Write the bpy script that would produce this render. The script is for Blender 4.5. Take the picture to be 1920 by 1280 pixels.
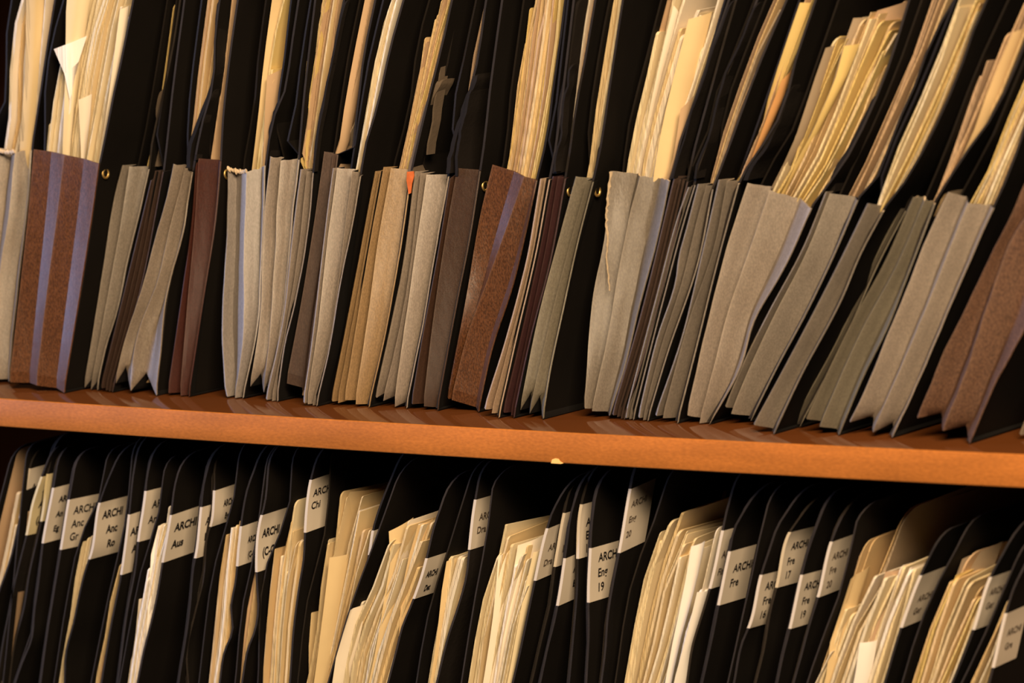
import bpy, math, random, re
import numpy as np
from mathutils import Matrix, Vector
random.seed(7)
for o in list(bpy.data.objects): bpy.data.objects.remove(o)
SC = bpy.context.scene
COL = SC.collection

# ------------------------------------------------------------------ camera
TH, PH, RO = math.radians(35), 0.1249163, -0.0480809
AIM = np.array([0.003026, 0.0, 0.052143]); DIST = 2.41247; F = 7500.0
SAG = 0.001758
_d = np.array([-math.sin(TH)*math.cos(PH), math.cos(TH)*math.cos(PH), -math.sin(PH)])
_r = np.array([math.cos(TH), math.sin(TH), 0.0]); _u = np.cross(_r, _d)
_c, _s = math.cos(RO), math.sin(RO)
CR, CU, CD = _c*_r+_s*_u, -_s*_r+_c*_u, _d
CP = AIM - CD*DIST
cam = bpy.data.cameras.new('camera'); camo = bpy.data.objects.new('camera', cam); COL.objects.link(camo)
cam.sensor_width = 36; cam.lens = F/1920*36; cam.clip_start = 0.05; cam.clip_end = 50
camo.matrix_world = Matrix(((CR[0], CU[0], -CD[0], CP[0]), (CR[1], CU[1], -CD[1], CP[1]), (CR[2], CU[2], -CD[2], CP[2]), (0, 0, 0, 1)))
SC.camera = camo
cam.dof.use_dof = True; cam.dof.focus_distance = 2.50; cam.dof.aperture_fstop = 8.5

# ------------------------------------------------------------------ light
w = bpy.data.worlds.new('world'); SC.world = w; w.use_nodes = True
w.node_tree.nodes['Background'].inputs[0].default_value = (1.0, 0.72, 0.48, 1)
w.node_tree.nodes['Background'].inputs[1].default_value = 0.035
def area(name, loc, target, sx, sy, power, color):
    l = bpy.data.lights.new(name, 'AREA'); l.shape = 'RECTANGLE'; l.size = sx; l.size_y = sy; l.energy = power; l.color = color
    o = bpy.data.objects.new(name, l); COL.objects.link(o); o.location = loc
    o.rotation_euler = (Vector(target)-Vector(loc)).to_track_quat('-Z', 'Y').to_euler()
area('ceiling_lamp', (1.65, -1.80, 1.60), (0, 0, 0), 1.4, 0.7, 192, (1.0, 0.75, 0.48))
area('window_light', (-2.6, -1.15, 0.35), (0, 0, 0.1), 0.35, 1.6, 80, (0.46, 0.59, 1.0))
SC.view_settings.view_transform = 'Standard'; SC.view_settings.look = 'None'
SC.view_settings.gamma = 1.0; SC.view_settings.use_curve_mapping = False
SC.view_settings.exposure = 0.0

# ------------------------------------------------------------------ pixel <-> place
def P(px, py, y):
    v = CD*F + CR*(px-960) + CU*(640-py)
    return CP + v*((y-CP[1])/v[1])
def proj(p):
    q = np.asarray(p)-CP; z = q@CD
    return np.array([960+F*(q@CR)/z, 640-F*(q@CU)/z])
def zs(x): return -SAG*(1-min(1.6, (x/0.36)**2))
def contact(px, py):
    v = CD*F + CR*(px-960) + CU*(640-py); z = 0.0
    for _ in range(6):
        p = CP + v*((z-CP[2])/v[2]); z = zs(p[0])+0.0006
    return min(0.05, max(0.012, p[1]))
def poly(pts, n):
    """smooth curve through the points (rows), n samples, even in length"""
    a = np.array(pts, float)
    if len(a) == 2:
        t = np.linspace(0, 1, n)[:, None]; return a[0]*(1-t)+a[1]*t
    L = np.r_[0, np.cumsum(np.linalg.norm(np.diff(a, axis=0), axis=1))]; L /= L[-1]
    m = np.gradient(a, L, axis=0)
    out = []
    for t in np.linspace(0, 1, n):
        i = min(len(L)-2, max(0, np.searchsorted(L, t)-1)); h = L[i+1]-L[i]; s = (t-L[i])/h
        out.append((2*s**3-3*s**2+1)*a[i]+(s**3-2*s**2+s)*h*m[i]+(-2*s**3+3*s**2)*a[i+1]+(s**3-s**2)*h*m[i+1])
    return np.array(out)
class Noise:
    def __init__(s, f=1.0):
        s.k = [(random.uniform(.6, 1.6)*f*(2**i), random.uniform(0, 6.28), 1/(1.6**i)) for i in range(4)]
    def __call__(s, t): return sum(a*math.sin(6.283*f*t+p) for f, p, a in s.k)/2.2

# ------------------------------------------------------------------ materials
def mat(name, col, rough=0.6, spec=0.5, noise=0.12, nscale=60, stretch=(1, 1, 1), bump=0.15, bscale=900, coat=0, metal=0, weave=False, wear=False, strata=False, speck=.13):
    m = bpy.data.materials.new(name); m.use_nodes = True; nt = m.node_tree; b = nt.nodes['Principled BSDF']
    b.inputs['Roughness'].default_value = rough; b.inputs['Specular IOR Level'].default_value = spec
    b.inputs['Coat Weight'].default_value = coat; b.inputs['Coat Roughness'].default_value = 0.25; b.inputs['Metallic'].default_value = metal
    tc = nt.nodes.new('ShaderNodeTexCoord'); mp = nt.nodes.new('ShaderNodeMapping'); mp.inputs['Scale'].default_value = stretch
    nt.links.new(tc.outputs['Object'], mp.inputs[0])
    nz = nt.nodes.new('ShaderNodeTexNoise'); nz.inputs['Scale'].default_value = nscale; nz.inputs['Detail'].default_value = 5
    nt.links.new(mp.outputs[0], nz.inputs['Vector'])
    oi = nt.nodes.new('ShaderNodeObjectInfo')
    ad = nt.nodes.new('ShaderNodeMath'); ad.operation = 'MULTIPLY_ADD'; ad.inputs[1].default_value = 0.5; 
    nt.links.new(oi.outputs['Random'], ad.inputs[0]); nt.links.new(nz.outputs[0], ad.inputs[2])
    rp = nt.nodes.new('ShaderNodeMapRange'); rp.inputs[1].default_value = 0.35; rp.inputs[2].default_value = 1.15
    rp.inputs[3].default_value = 1-noise; rp.inputs[4].default_value = 1+noise
    nt.links.new(ad.outputs[0], rp.inputs[0])
    mx = nt.nodes.new('ShaderNodeVectorMath'); mx.operation = 'SCALE'; mx.inputs[0].default_value = col[:3]
    nt.links.new(rp.outputs[0], mx.inputs['Scale']); src_c = mx.outputs[0]
    if wear:
        mpf = nt.nodes.new('ShaderNodeMapping'); mpf.inputs['Scale'].default_value = (1300, 1300, 520); nt.links.new(tc.outputs['Object'], mpf.inputs[0])
        nf = nt.nodes.new('ShaderNodeTexNoise'); nf.inputs['Scale'].default_value = 1.0; nf.inputs['Detail'].default_value = 1; nt.links.new(mpf.outputs[0], nf.inputs['Vector'])
        rf = nt.nodes.new('ShaderNodeMapRange'); rf.inputs[1].default_value = .35; rf.inputs[2].default_value = .7; rf.inputs[3].default_value = 1-speck; rf.inputs[4].default_value = 1+speck*1.6
        nt.links.new(nf.outputs[0], rf.inputs[0]); sf = nt.nodes.new('ShaderNodeVectorMath'); sf.operation = 'SCALE'; nt.links.new(src_c, sf.inputs[0]); nt.links.new(rf.outputs[0], sf.inputs['Scale']); src_c = sf.outputs[0]
        at = nt.nodes.new('ShaderNodeAttribute'); at.attribute_name = 'wear'
        pw = nt.nodes.new('ShaderNodeMath'); pw.operation = 'POWER'; pw.inputs[1].default_value = 5.0; nt.links.new(at.outputs['Fac'], pw.inputs[0])
        n3 = nt.nodes.new('ShaderNodeTexNoise'); n3.inputs['Scale'].default_value = 90; n3.inputs['Detail'].default_value = 4; nt.links.new(tc.outputs['Object'], n3.inputs['Vector'])
        m3 = nt.nodes.new('ShaderNodeMath'); m3.operation = 'MULTIPLY'; nt.links.new(pw.outputs[0], m3.inputs[0]); nt.links.new(n3.outputs[0], m3.inputs[1])
        mc = nt.nodes.new('ShaderNodeMix'); mc.data_type = 'RGBA'; nt.links.new(m3.outputs[0], mc.inputs['Factor']); nt.links.new(src_c, mc.inputs['A'])
        mc.inputs['B'].default_value = (min(1, col[0]*1.7+.06), min(1, col[1]*1.75+.05), min(1, col[2]*1.8+.04), 1); src_c = mc.outputs['Result']
    if strata:
        mp4 = nt.nodes.new('ShaderNodeMapping'); mp4.inputs['Scale'].default_value = (1500, 20, 9); nt.links.new(tc.outputs['Object'], mp4.inputs[0])
        n4 = nt.nodes.new('ShaderNodeTexNoise'); n4.inputs['Scale'].default_value = 1.0; n4.inputs['Detail'].default_value = 2; nt.links.new(mp4.outputs[0], n4.inputs['Vector'])
        r4 = nt.nodes.new('ShaderNodeMapRange'); r4.inputs[1].default_value = .32; r4.inputs[2].default_value = .62; r4.inputs[3].default_value = .58; r4.inputs[4].default_value = 1.06
        nt.links.new(n4.outputs[0], r4.inputs[0]); ge = nt.nodes.new('ShaderNodeNewGeometry'); sp = nt.nodes.new('ShaderNodeSeparateXYZ'); nt.links.new(ge.outputs['True Normal'], sp.inputs[0])
        lt = nt.nodes.new('ShaderNodeMath'); lt.operation = 'LESS_THAN'; lt.inputs[1].default_value = -.985; nt.links.new(sp.outputs['Y'], lt.inputs[0])
        mm = nt.nodes.new('ShaderNodeMix'); mm.inputs['A'].default_value = 1.0; nt.links.new(lt.outputs[0], mm.inputs['Factor']); nt.links.new(r4.outputs[0], mm.inputs['B'])
        s4 = nt.nodes.new('ShaderNodeVectorMath'); s4.operation = 'SCALE'; nt.links.new(src_c, s4.inputs[0]); nt.links.new(mm.outputs['Result'], s4.inputs['Scale']); src_c = s4.outputs[0]
    nt.links.new(src_c, b.inputs['Base Color'])
    if bump:
        bn = nt.nodes.new('ShaderNodeBump'); bn.inputs['Strength'].default_value = bump; bn.inputs['Distance'].default_value = 0.0004
        if weave:
            wv = nt.nodes.new('ShaderNodeTexWave'); wv.bands_direction = 'Z'; wv.inputs['Scale'].default_value = 900; wv.inputs['Distortion'].default_value = 3
            wv.inputs['Detail'].default_value = 2
            nt.links.new(tc.outputs['Object'], wv.inputs[0]); src = wv.outputs['Fac']
        else:
            n2 = nt.nodes.new('ShaderNodeTexNoise'); n2.inputs['Scale'].default_value = bscale; n2.inputs['Detail'].default_value = 3
            nt.links.new(tc.outputs['Object'], n2.inputs['Vector']); src = n2.outputs[0]
        nt.links.new(src, bn.inputs['Height']); nt.links.new(bn.outputs[0], b.inputs['Normal'])
        if wear:
            n5 = nt.nodes.new('ShaderNodeTexNoise'); n5.inputs['Scale'].default_value = 1.0; n5.inputs['Detail'].default_value = 3
            mp5 = nt.nodes.new('ShaderNodeMapping'); mp5.inputs['Scale'].default_value = (70, 70, 18); nt.links.new(tc.outputs['Object'], mp5.inputs[0]); nt.links.new(mp5.outputs[0], n5.inputs['Vector'])
            b5 = nt.nodes.new('ShaderNodeBump'); b5.inputs['Strength'].default_value = 0.16; b5.inputs['Distance'].default_value = 0.004
            nt.links.new(n5.outputs[0], b5.inputs['Height']); nt.links.new(b5.outputs[0], bn.inputs['Normal'])
    return m
M = {}
def cloth(n, c, rough=0.36, spec=0.5, noise=0.2, **k): M[n] = mat(n, c, rough, spec, noise, nscale=28, stretch=(1, 1, .25), weave=True, bump=0.35, wear=True, **k)
cloth('grey_cloth', (0.166, 0.138, 0.109)); cloth('light_cloth', (0.227, 0.183, 0.145)); cloth('beige_cloth', (0.201, 0.157, 0.116))
cloth('silver_cloth', (0.236, 0.204, 0.179), 0.42, 0.6); cloth('dark_grey_cloth', (0.101, 0.076, 0.060)); cloth('tan_cloth', (0.252, 0.159, 0.075))
cloth('brown_cloth', (0.081, 0.031, 0.012), 0.29, 0.6, 0.25, speck=.35); cloth('dark_brown_cloth', (0.035, 0.016, 0.009), 0.46, 0.3, 0.2)
cloth('maroon_cloth', (0.042, 0.011, 0.007), 0.46, 0.3); cloth('purple_cloth', (0.038, 0.012, 0.012), 0.5)
cloth('cream_cloth', (0.333, 0.231, 0.151)); cloth('thin_brown_cloth', (0.042, 0.023, 0.016), 0.5, 0.3); cloth('taupe_cloth', (0.064, 0.039, 0.029), 0.5, 0.3); cloth('green_grey_cloth', (0.131, 0.112, 0.080))
cloth('matt_brown_cloth', (0.085, 0.042, 0.024), 0.62, 0.25, 0.35, speck=.3)
M['black'] = mat('black_board', (0.0050, 0.0037, 0.0028), 0.75, 0.12, 0.2, nscale=40, bump=0.3)
M['black2'] = mat('brown_black_board', (0.010, 0.007, 0.005), 0.7, 0.2, 0.2, nscale=40, bump=0.3)
M['edge'] = mat('worn_edge', (0.022, 0.017, 0.014), 0.85, 0.15, 0.3, nscale=120, bump=0.3)
M['fabric'] = mat('black_fabric', (0.010, 0.0075, 0.006), 0.8, 0.12, 0.3, nscale=60, bump=0.6, bscale=300)
M['grey_fabric'] = mat('grey_fabric', (0.10, 0.073, 0.05), 0.8, 0.2, 0.2, nscale=60, bump=0.6, bscale=300)
M['inner'] = mat('pocket_lining', (0.006, 0.005, 0.0045), 0.9, 0.1)
M['fray'] = mat('frayed_rim', (0.55, 0.42, 0.28), 0.9, 0.1, 0.3, nscale=300, bump=0.8)
M['orange'] = mat('orange_backing', (0.62, 0.14, 0.03), 0.8, 0.1, 0.3, nscale=200)
def paper(n, c): M[n] = mat(n, c, 0.75, 0.25, 0.13, nscale=25, bump=0.12, bscale=250, strata=True)
paper('manila', (0.602, 0.451, 0.240)); paper('manila2', (0.568, 0.397, 0.200)); paper('cream', (0.654, 0.540, 0.340)); paper('pale', (0.688, 0.594, 0.461))
paper('tan', (0.482, 0.324, 0.190)); paper('kraft', (0.396, 0.270, 0.171)); paper('white', (0.740, 0.685, 0.620)); paper('yellow', (0.619, 0.451, 0.171)); paper('orange_paper', (0.533, 0.270, 0.100)); paper('olive', (0.292, 0.225, 0.121)); paper('dull', (0.344, 0.262, 0.175))
M['navy'] = mat('navy_card', (0.012, 0.012, 0.022), 0.6)
M['green'] = mat('green_card', (0.03, 0.06, 0.03), 0.6)
M['sticker'] = mat('sticker', (0.55, 0.475, 0.38), 0.55, 0.3, 0.04, nscale=20, bump=0)
M['sticker_yellow'] = mat('sticker_yellow', (0.54, 0.45, 0.26), 0.55, 0.3, 0.04, nscale=20, bump=0)
M['ink'] = mat('ink', (0.012, 0.01, 0.01), 0.6, 0.3, 0, bump=0)
M['ink_grey'] = mat('ink_grey', (0.10, 0.075, 0.055), 0.6, 0.3, 0, bump=0)
M['brass'] = mat('brass', (0.80, 0.55, 0.20), 0.5, 0.5, 0.1, metal=1, bump=0)
def wood():
    m = mat('cherry_wood', (0.41, 0.135, 0.024), 0.32, 0.5, 0.18, nscale=9, stretch=(1, 1, 14), bump=0.08, bscale=300)
    nt = m.node_tree; b = nt.nodes['Principled BSDF']; sc = [n for n in nt.nodes if n.type == 'VECT_MATH'][0]
    tc = [n for n in nt.nodes if n.type == 'TEX_COORD'][0]
    mp = nt.nodes.new('ShaderNodeMapping'); mp.inputs['Scale'].default_value = (90, 12, 220)
    nt.links.new(tc.outputs['Object'], mp.inputs[0])
    n = nt.nodes.new('ShaderNodeTexNoise'); n.inputs['Scale'].default_value = 3.5; n.inputs['Detail'].default_value = 6; nt.links.new(mp.outputs[0], n.inputs['Vector'])
    mp2 = nt.nodes.new('ShaderNodeMapping'); mp2.inputs['Scale'].default_value = (14, 14, 50); nt.links.new(tc.outputs['Object'], mp2.inputs[0])
    n2 = nt.nodes.new('ShaderNodeTexNoise'); n2.inputs['Scale'].default_value = 1; n2.inputs['Detail'].default_value = 3; nt.links.new(mp2.outputs[0], n2.inputs['Vector'])
    r = nt.nodes.new('ShaderNodeMapRange'); r.inputs[1].default_value = .3; r.inputs[2].default_value = .7; r.inputs[3].default_value = .84; r.inputs[4].default_value = 1.14
    nt.links.new(n.outputs[0], r.inputs[0])
    r2 = nt.nodes.new('ShaderNodeMapRange'); r2.inputs[1].default_value = .3; r2.inputs[2].default_value = .7; r2.inputs[3].default_value = .86; r2.inputs[4].default_value = 1.1
    nt.links.new(n2.outputs[0], r2.inputs[0])
    mu = nt.nodes.new('ShaderNodeMath'); mu.operation = 'MULTIPLY'; nt.links.new(r.outputs[0], mu.inputs[0]); nt.links.new(r2.outputs[0], mu.inputs[1])
    s2 = nt.nodes.new('ShaderNodeVectorMath'); s2.operation = 'SCALE'; nt.links.new(sc.outputs[0], s2.inputs[0]); nt.links.new(mu.outputs[0], s2.inputs['Scale'])
    nt.links.new(s2.outputs[0], b.inputs['Base Color']); b.inputs['Coat Weight'].default_value = 0.1; b.inputs['Coat Roughness'].default_value = 0.2; b.inputs['Specular IOR Level'].default_value = 0.25
    return m
M['wood'] = wood()
M['wood_top'] = mat('dark_glossy_wood_top', (0.105, 0.032, 0.008), 0.11, 0.5, 0.08, nscale=10, stretch=(4, 1, 1), bump=0.0)  # darker than the front edge: part finish, part shade put into the colour
M['chip'] = mat('chipped_wood', (0.85, 0.50, 0.16), 0.8, 0.1)
M['stain'] = mat('wood_stain', (0.20, 0.085, 0.03), 0.5, 0.3)
M['dark_wood'] = mat('dark_wood', (0.03, 0.014, 0.007), 0.6, 0.3)

# ------------------------------------------------------------------ object helpers
def tag(o, label=None, cat=None, group=None, kind=None):
    if label: o['label'] = label
    if cat: o['category'] = cat
    if group: o['group'] = group
    if kind: o['kind'] = kind
    return o
def mesh_obj(name, V, Fc, mats, mi=None, parent=None, origin=None, smooth=True, sharp=35):
    V = np.asarray(V, float)
    org = np.array(parent.location) if parent is not None and origin is None else (np.asarray(origin) if origin is not None else np.zeros(3))
    me = bpy.data.meshes.new(name); me.from_pydata((V-org).tolist(), [], Fc); me.validate()
    for m in mats: me.materials.append(M[m])
    if mi is not None: me.polygons.foreach_set('material_index', mi)
    if smooth:
        me.polygons.foreach_set('use_smooth', [True]*len(me.polygons)); me.set_sharp_from_angle(angle=math.radians(sharp))
    me.update()
    o = bpy.data.objects.new(name, me); COL.objects.link(o)
    if parent is not None: o.parent = parent
    else: o.location = org
    return o
def thing(name, loc, label, cat, group=None):
    o = bpy.data.objects.new(name, None); o.empty_display_size = 0.02; COL.objects.link(o); o.location = tuple(float(v) for v in loc)
    return tag(o, label, cat, group)

class Edge:
    """dense curve of the front edge, bottom to top, with arc length"""
    def __init__(s, pts, n=80):
        s.p = poly(pts, n); s.a = np.r_[0, np.cumsum(np.linalg.norm(np.diff(s.p, axis=0), axis=1))]
    def at(s, a):
        return np.array([np.interp(a, s.a, s.p[:, i]) for i in range(3)])
    def s_for_y(s, py):
        ys = np.array([proj(q)[1] for q in s.p]); i = np.argsort(ys)
        return float(np.interp(py, ys[i], s.a[i]))

def extend_down(pts, floor):
    """add a point where the curve meets the floor (pts bottom to top)"""
    a, b = pts[0], pts[1]; d = (b-a)/max(1e-6, (b-a)[2])
    if a[2] > floor+0.004: pts = [a-d*(a[2]-floor)] + pts
    return pts
def extend_up(pts, z):
    a, b = pts[-1], pts[-2]; d = (a-b)/max(1e-6, (a-b)[2])
    if a[2] < z-0.003: pts = pts + [a+d*(z-a[2])]
    return pts

def sheet(name, pts, depth, thick, mats=('manila',), sx=0.0, tz=0.0, r=0.003, rows=11, wave=0.0, curl=0.0, parent=None, floor=None, shade_edge=None, us=None, flat_back=0.0, bend=0.0, lim=None):
    """a board or a sheet: front edge curve swept back into the shelf"""
    E = Edge(pts); L = E.a[-1]; r = min(r, L*.4)
    hs = list(np.linspace(L, r, rows)) + [r*.62, r*.32, r*.1, 0.0]
    nw, nc, nu = Noise(1.2), Noise(1.5), Noise(.8)
    us = us or [0, .0035, .010, .026, .07, depth]
    V, Fc, mi = [], [], []
    nr, ncol = len(hs), len(us)
    for side in (-1, 1):
        for h in hs:
            e = E.at(L-h); t = 1-h/L
            u0 = r-math.sqrt(max(0, r*r-(r-h)**2)) if h < r else 0.0
            for u in us:
                uu = max(u, u0) if u < depth else u
                if h < r and u < u0: uu = u0+u*.02
                x = wave*nw(t) * (1-min(1, uu/.12)*.6) + curl*nc(t*.8+.3)*math.exp(-uu/.010) + flat_back*nu(t)*min(1, uu/.1)
                if bend and h < .03: x += bend*(1-h/.03)**2*math.exp(-uu/.03)
                p = e + np.array([sx*uu+x+side*thick/2, uu, tz*uu])
                if lim is not None:
                    xl, xr = lim(p[2]); p[0] = min(max(p[0], xl+(.0006 if side < 0 else .0006+thick)), max(xr-(.0006 if side > 0 else .0006+thick), xl+.001))
                if floor is not None and p[2] < floor: p[2] = floor
                V.append(p)
    N = nr*ncol
    idx = lambda s, i, j: s*N+i*ncol+j
    for i in range(nr-1):
        for j in range(ncol-1):
            Fc.append((idx(0, i, j), idx(0, i+1, j), idx(0, i+1, j+1), idx(0, i, j+1))); mi.append(0)
            Fc.append((idx(1, i, j), idx(1, i, j+1), idx(1, i+1, j+1), idx(1, i+1, j))); mi.append(0)
    em = 1 if len(mats) > 1 else 0
    for i in range(nr-1):
        Fc.append((idx(0, i, 0), idx(1, i, 0), idx(1, i+1, 0), idx(0, i+1, 0))); mi.append(em)
        j = ncol-1; Fc.append((idx(0, i, j), idx(0, i+1, j), idx(1, i+1, j), idx(1, i, j))); mi.append(em)
    for j in range(ncol-1):
        i = nr-1; Fc.append((idx(0, i, j), idx(1, i, j), idx(1, i, j+1), idx(0, i, j+1))); mi.append(em)
        i = 0; Fc.append((idx(0, i, j), idx(0, i, j+1), idx(1, i, j+1), idx(1, i, j))); mi.append(0)
    o = mesh_obj(name, V, Fc, mats, mi, parent, None if parent is not None else E.p[0])
    o_data = dict(E=E, thick=thick, sx=sx, tz=tz, nw=nw, nc=nc, wave=wave, curl=curl, L=L)
    return o, o_data
def face_pt(D, s, u, off):
    t = s/D['L']; x = D['wave']*D['nw'](t)*(1-min(1, max(u, 0)/.12)*.6) + D['curl']*D['nc'](t*.8+.3)*math.exp(-max(u, 0)/.010)
    return D['E'].at(s) + np.array([D['sx']*u+x+D['thick']/2+off, u, D['tz']*u])

def gusset(f, name, ridges, Y, col, d=(.008, .008), rnd=.6, zz=0.0, vf=.5, rim='inner', rough_rim=0.0, depth=.17, K=22, wr=0.0, m=4):
    """pleated cloth front: ridges are px curves (top to bottom) in the plane y=Y, valleys lie d behind"""
    R = [poly([P(x, y, Y) for x, y in r], K) for r in ridges]
    cols = []
    nz = [Noise(1.3) for _ in R]; nw = [Noise(2.2) for _ in range(3*len(R))]
    def rcurve(i):
        c = R[i].copy()
        for k in range(K):
            t = k/(K-1); c[k, 0] += wr*nz[i](t)
        return c
    RR = [rcurve(i) for i in range(len(R))]
    for i in range(len(RR)):
        cols.append(RR[i])
        if i == len(RR)-1: break
        v = vf[i] if isinstance(vf, (list, tuple)) else vf
        dd = d
        val = RR[i]*(1-v)+RR[i+1]*v
        for k in range(K):
            t = k/(K-1); val[k, 1] += dd[0]*(1-t)+dd[1]*t; val[k, 2] += zz*max(0, (t-.90)/.10); val[k, 0] += wr*.8*nw[i](t)
        for a, b in ((RR[i], val), (val, RR[i+1])):
            for q in range(1, m):
                w_ = q/m; sm = w_*w_*(3-2*w_); c = a*(1-w_)+b*w_
                ym = a[:, 1]*(1-sm)+b[:, 1]*sm
                c[:, 1] = c[:, 1]*(1-rnd)+ym*rnd
                cols.append(c)
            if b is val: cols.append(val)
    G = np.array(cols)                      # columns x K x 3, top to bottom
    nC = len(G); nzz = Noise(4)
    if rough_rim:
        for i in range(nC): G[i, 0, 2] += rough_rim*nzz(i/nC*1.5)+random.uniform(-.3, .3)*rough_rim
    fl = [zs(p[0])+.0006 for p in G[:, -1]]
    for i in range(nC): G[i, -1, 1] += .0012
    back = G[:, -1:].copy(); back[:, :, 1] = Y+depth
    G = np.concatenate([G, back], axis=1)
    for i in range(nC):
        for k in range(K+1): G[i, k, 2] = max(G[i, k, 2], zs(G[i, k, 0])+.0005)
    K2 = K+1; t_ = .0009
    V = [G[i, k] for i in range(nC) for k in range(K2)]
    V2 = []
    for i in range(nC):
        a = G[max(0, i-1), :]; b = G[min(nC-1, i+1), :]
        for k in range(K2):
            tx, ty = (b-a)[k, 0], (b-a)[k, 1]; n = math.hypot(tx, ty) or 1
            V2.append(G[i, k]+np.array([-ty/n*t_, tx/n*t_, .0009 if k >= K-1 else 0]))
    N = len(V); V += V2; Fc, mi = [], []
    for i in range(nC-1):
        for k in range(K2-1):
            a, b, c, e = i*K2+k, i*K2+k+1, (i+1)*K2+k+1, (i+1)*K2+k
            Fc.append((a, b, c, e)); mi.append(0 if k < K-1 else 1)
            Fc.append((N+a, N+e, N+c, N+b)); mi.append(1)
        Fc.append((i*K2, (i+1)*K2, N+(i+1)*K2, N+i*K2)); mi.append(2)
    for k in range(K2-1):
        mm = 0 if k < K-1 else 1
        Fc.append((k, N+k, N+k+1, k+1)); mi.append(mm)
        a = (nC-1)*K2; Fc.append((a+k, a+k+1, N+a+k+1, N+a+k)); mi.append(mm)
    o = mesh_obj(name, V, Fc, [col, 'inner', rim], mi, f, sharp=50 if rnd > .4 else 8)
    wa = o.data.attributes.new('wear', 'FLOAT', 'POINT'); wv = [0.0]*len(V)
    for i in range(nC):
        if i % (2*m) == 0:
            for k in range(K2): wv[i*K2+k] = 1.0
    for i in range(nC):
        wv[i*K2] = max(wv[i*K2], .8)
    wa.data.foreach_set('value', wv)
    return o, RR

def torus_x(name, c, R_, r_, parent, m='brass', n=20, k=8):
    V, Fc = [], []
    for i in range(n):
        a = 2*math.pi*i/n
        for j in range(k):
            b = 2*math.pi*j/k; rr = R_+r_*math.cos(b)
            V.append(np.array(c)+np.array([r_*.8*math.sin(b), rr*math.cos(a), rr*math.sin(a)]))
            Fc.append((i*k+j, i*k+(j+1) % k, ((i+1) % n)*k+(j+1) % k, ((i+1) % n)*k+j))
    return mesh_obj(name, V, Fc, [m], None, parent)

_txt = {}
def text_geo(s, bold):
    if (s, bold) in _txt: return _txt[(s, bold)]
    cu = bpy.data.curves.new('t', 'FONT'); cu.body = s; cu.size = 1.0; cu.offset = 0.036 if bold else 0.02; cu.resolution_u = 3
    o = bpy.data.objects.new('t', cu); COL.objects.link(o); bpy.context.view_layer.update()
    me = o.to_mesh(); V = np.array([v.co[:] for v in me.vertices]); Fc = [tuple(p.vertices) for p in me.polygons]
    o.to_mesh_clear(); bpy.data.objects.remove(o); bpy.data.curves.remove(cu)
    _txt[(s, bold)] = (V, Fc); return V, Fc

# ------------------------------------------------------------------ the shelves
def shelf(name, z0, label, sag=True, chip=False):
    n = 60; X0, X1, Y0, Y1, T = -.85, .85, 0.0, .285, .019; b = .0009
    prof = [(Y1, 0), (Y0+b, 0), (Y0+b*.3, -b*.3), (Y0, -b), (Y0, -T+b), (Y0+b*.3, -T+b*.3), (Y0+b, -T), (Y1, -T)]
    V, Fc = [], []
    for i in range(n+1):
        x = X0+(X1-X0)*i/n; dz = zs(x) if sag else 0
        for (y, z) in prof: V.append((x, y, z0+z+dz))
    k = len(prof)
    for i in range(n):
        for j in range(k):
            Fc.append((i*k+j, i*k+(j+1) % k, (i+1)*k+(j+1) % k, (i+1)*k+j))
    Fc.append(tuple(range(k))); Fc.append(tuple(n*k+j for j in reversed(range(k))))
    mi = [1 if (i < n*k and i % k in (0, 7)) else 0 for i in range(len(Fc))]
    o = mesh_obj(name, V, Fc, ['wood', 'wood_top'], mi, None, (0, 0, z0), sharp=60)
    tag(o, label, 'shelf')
    return o
FL = -.019-.315                      # top of the shelf below
main = shelf('wooden_shelf', 0, 'glossy orange-brown wooden shelf with a small pale chip, running across the middle')
shelf('wooden_shelf', FL, 'orange-brown wooden shelf carrying the lower row of label-bearing black pockets', sag=False)
shelf('wooden_shelf', .315+.019, 'orange-brown wooden shelf above the upper row of grey and brown pockets', sag=False)
def box(name, a, b, m, kind='structure', parent=None):
    V = [(x, y, z) for x in (a[0], b[0]) for y in (a[1], b[1]) for z in (a[2], b[2])]
    o = mesh_obj(name, V, [(0, 1, 3, 2), (4, 6, 7, 5), (0, 4, 5, 1), (2, 3, 7, 6), (0, 2, 6, 4), (1, 5, 7, 3)], [m], None, parent, smooth=False)
    if kind: o['kind'] = kind
    return o
box('wall_back', (-.87, .287, FL-.03), (.87, .300, .36), 'dark_wood')
box('wall_left', (-.872, -.002, FL-.03), (-.852, .287, .36), 'wood')
box('wall_right', (.852, -.002, FL-.03), (.872, .287, .36), 'wood')
def patch(name, px, m, y=-.0003, t=.0004, label=None):
    c = [P(a, b, y) for a, b in px]; n = len(c); V = c+[q+np.array([0, t, 0]) for q in c]
    Fc = [tuple(range(n)), tuple(reversed(range(n, 2*n)))]+[(i, i+n, (i+1) % n+n, (i+1) % n) for i in range(n)]
    o = mesh_obj(name, V, Fc, [m], None, main, smooth=False)
    if label: o['label'] = label
patch('chip', [(1033, 868.2), (1035, 861), (1041, 859), (1047, 860), (1050, 864.5), (1056, 868.2), (1052, 869.4)], 'chip', label='pale yellow chip in the lower edge of the shelf')

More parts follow.
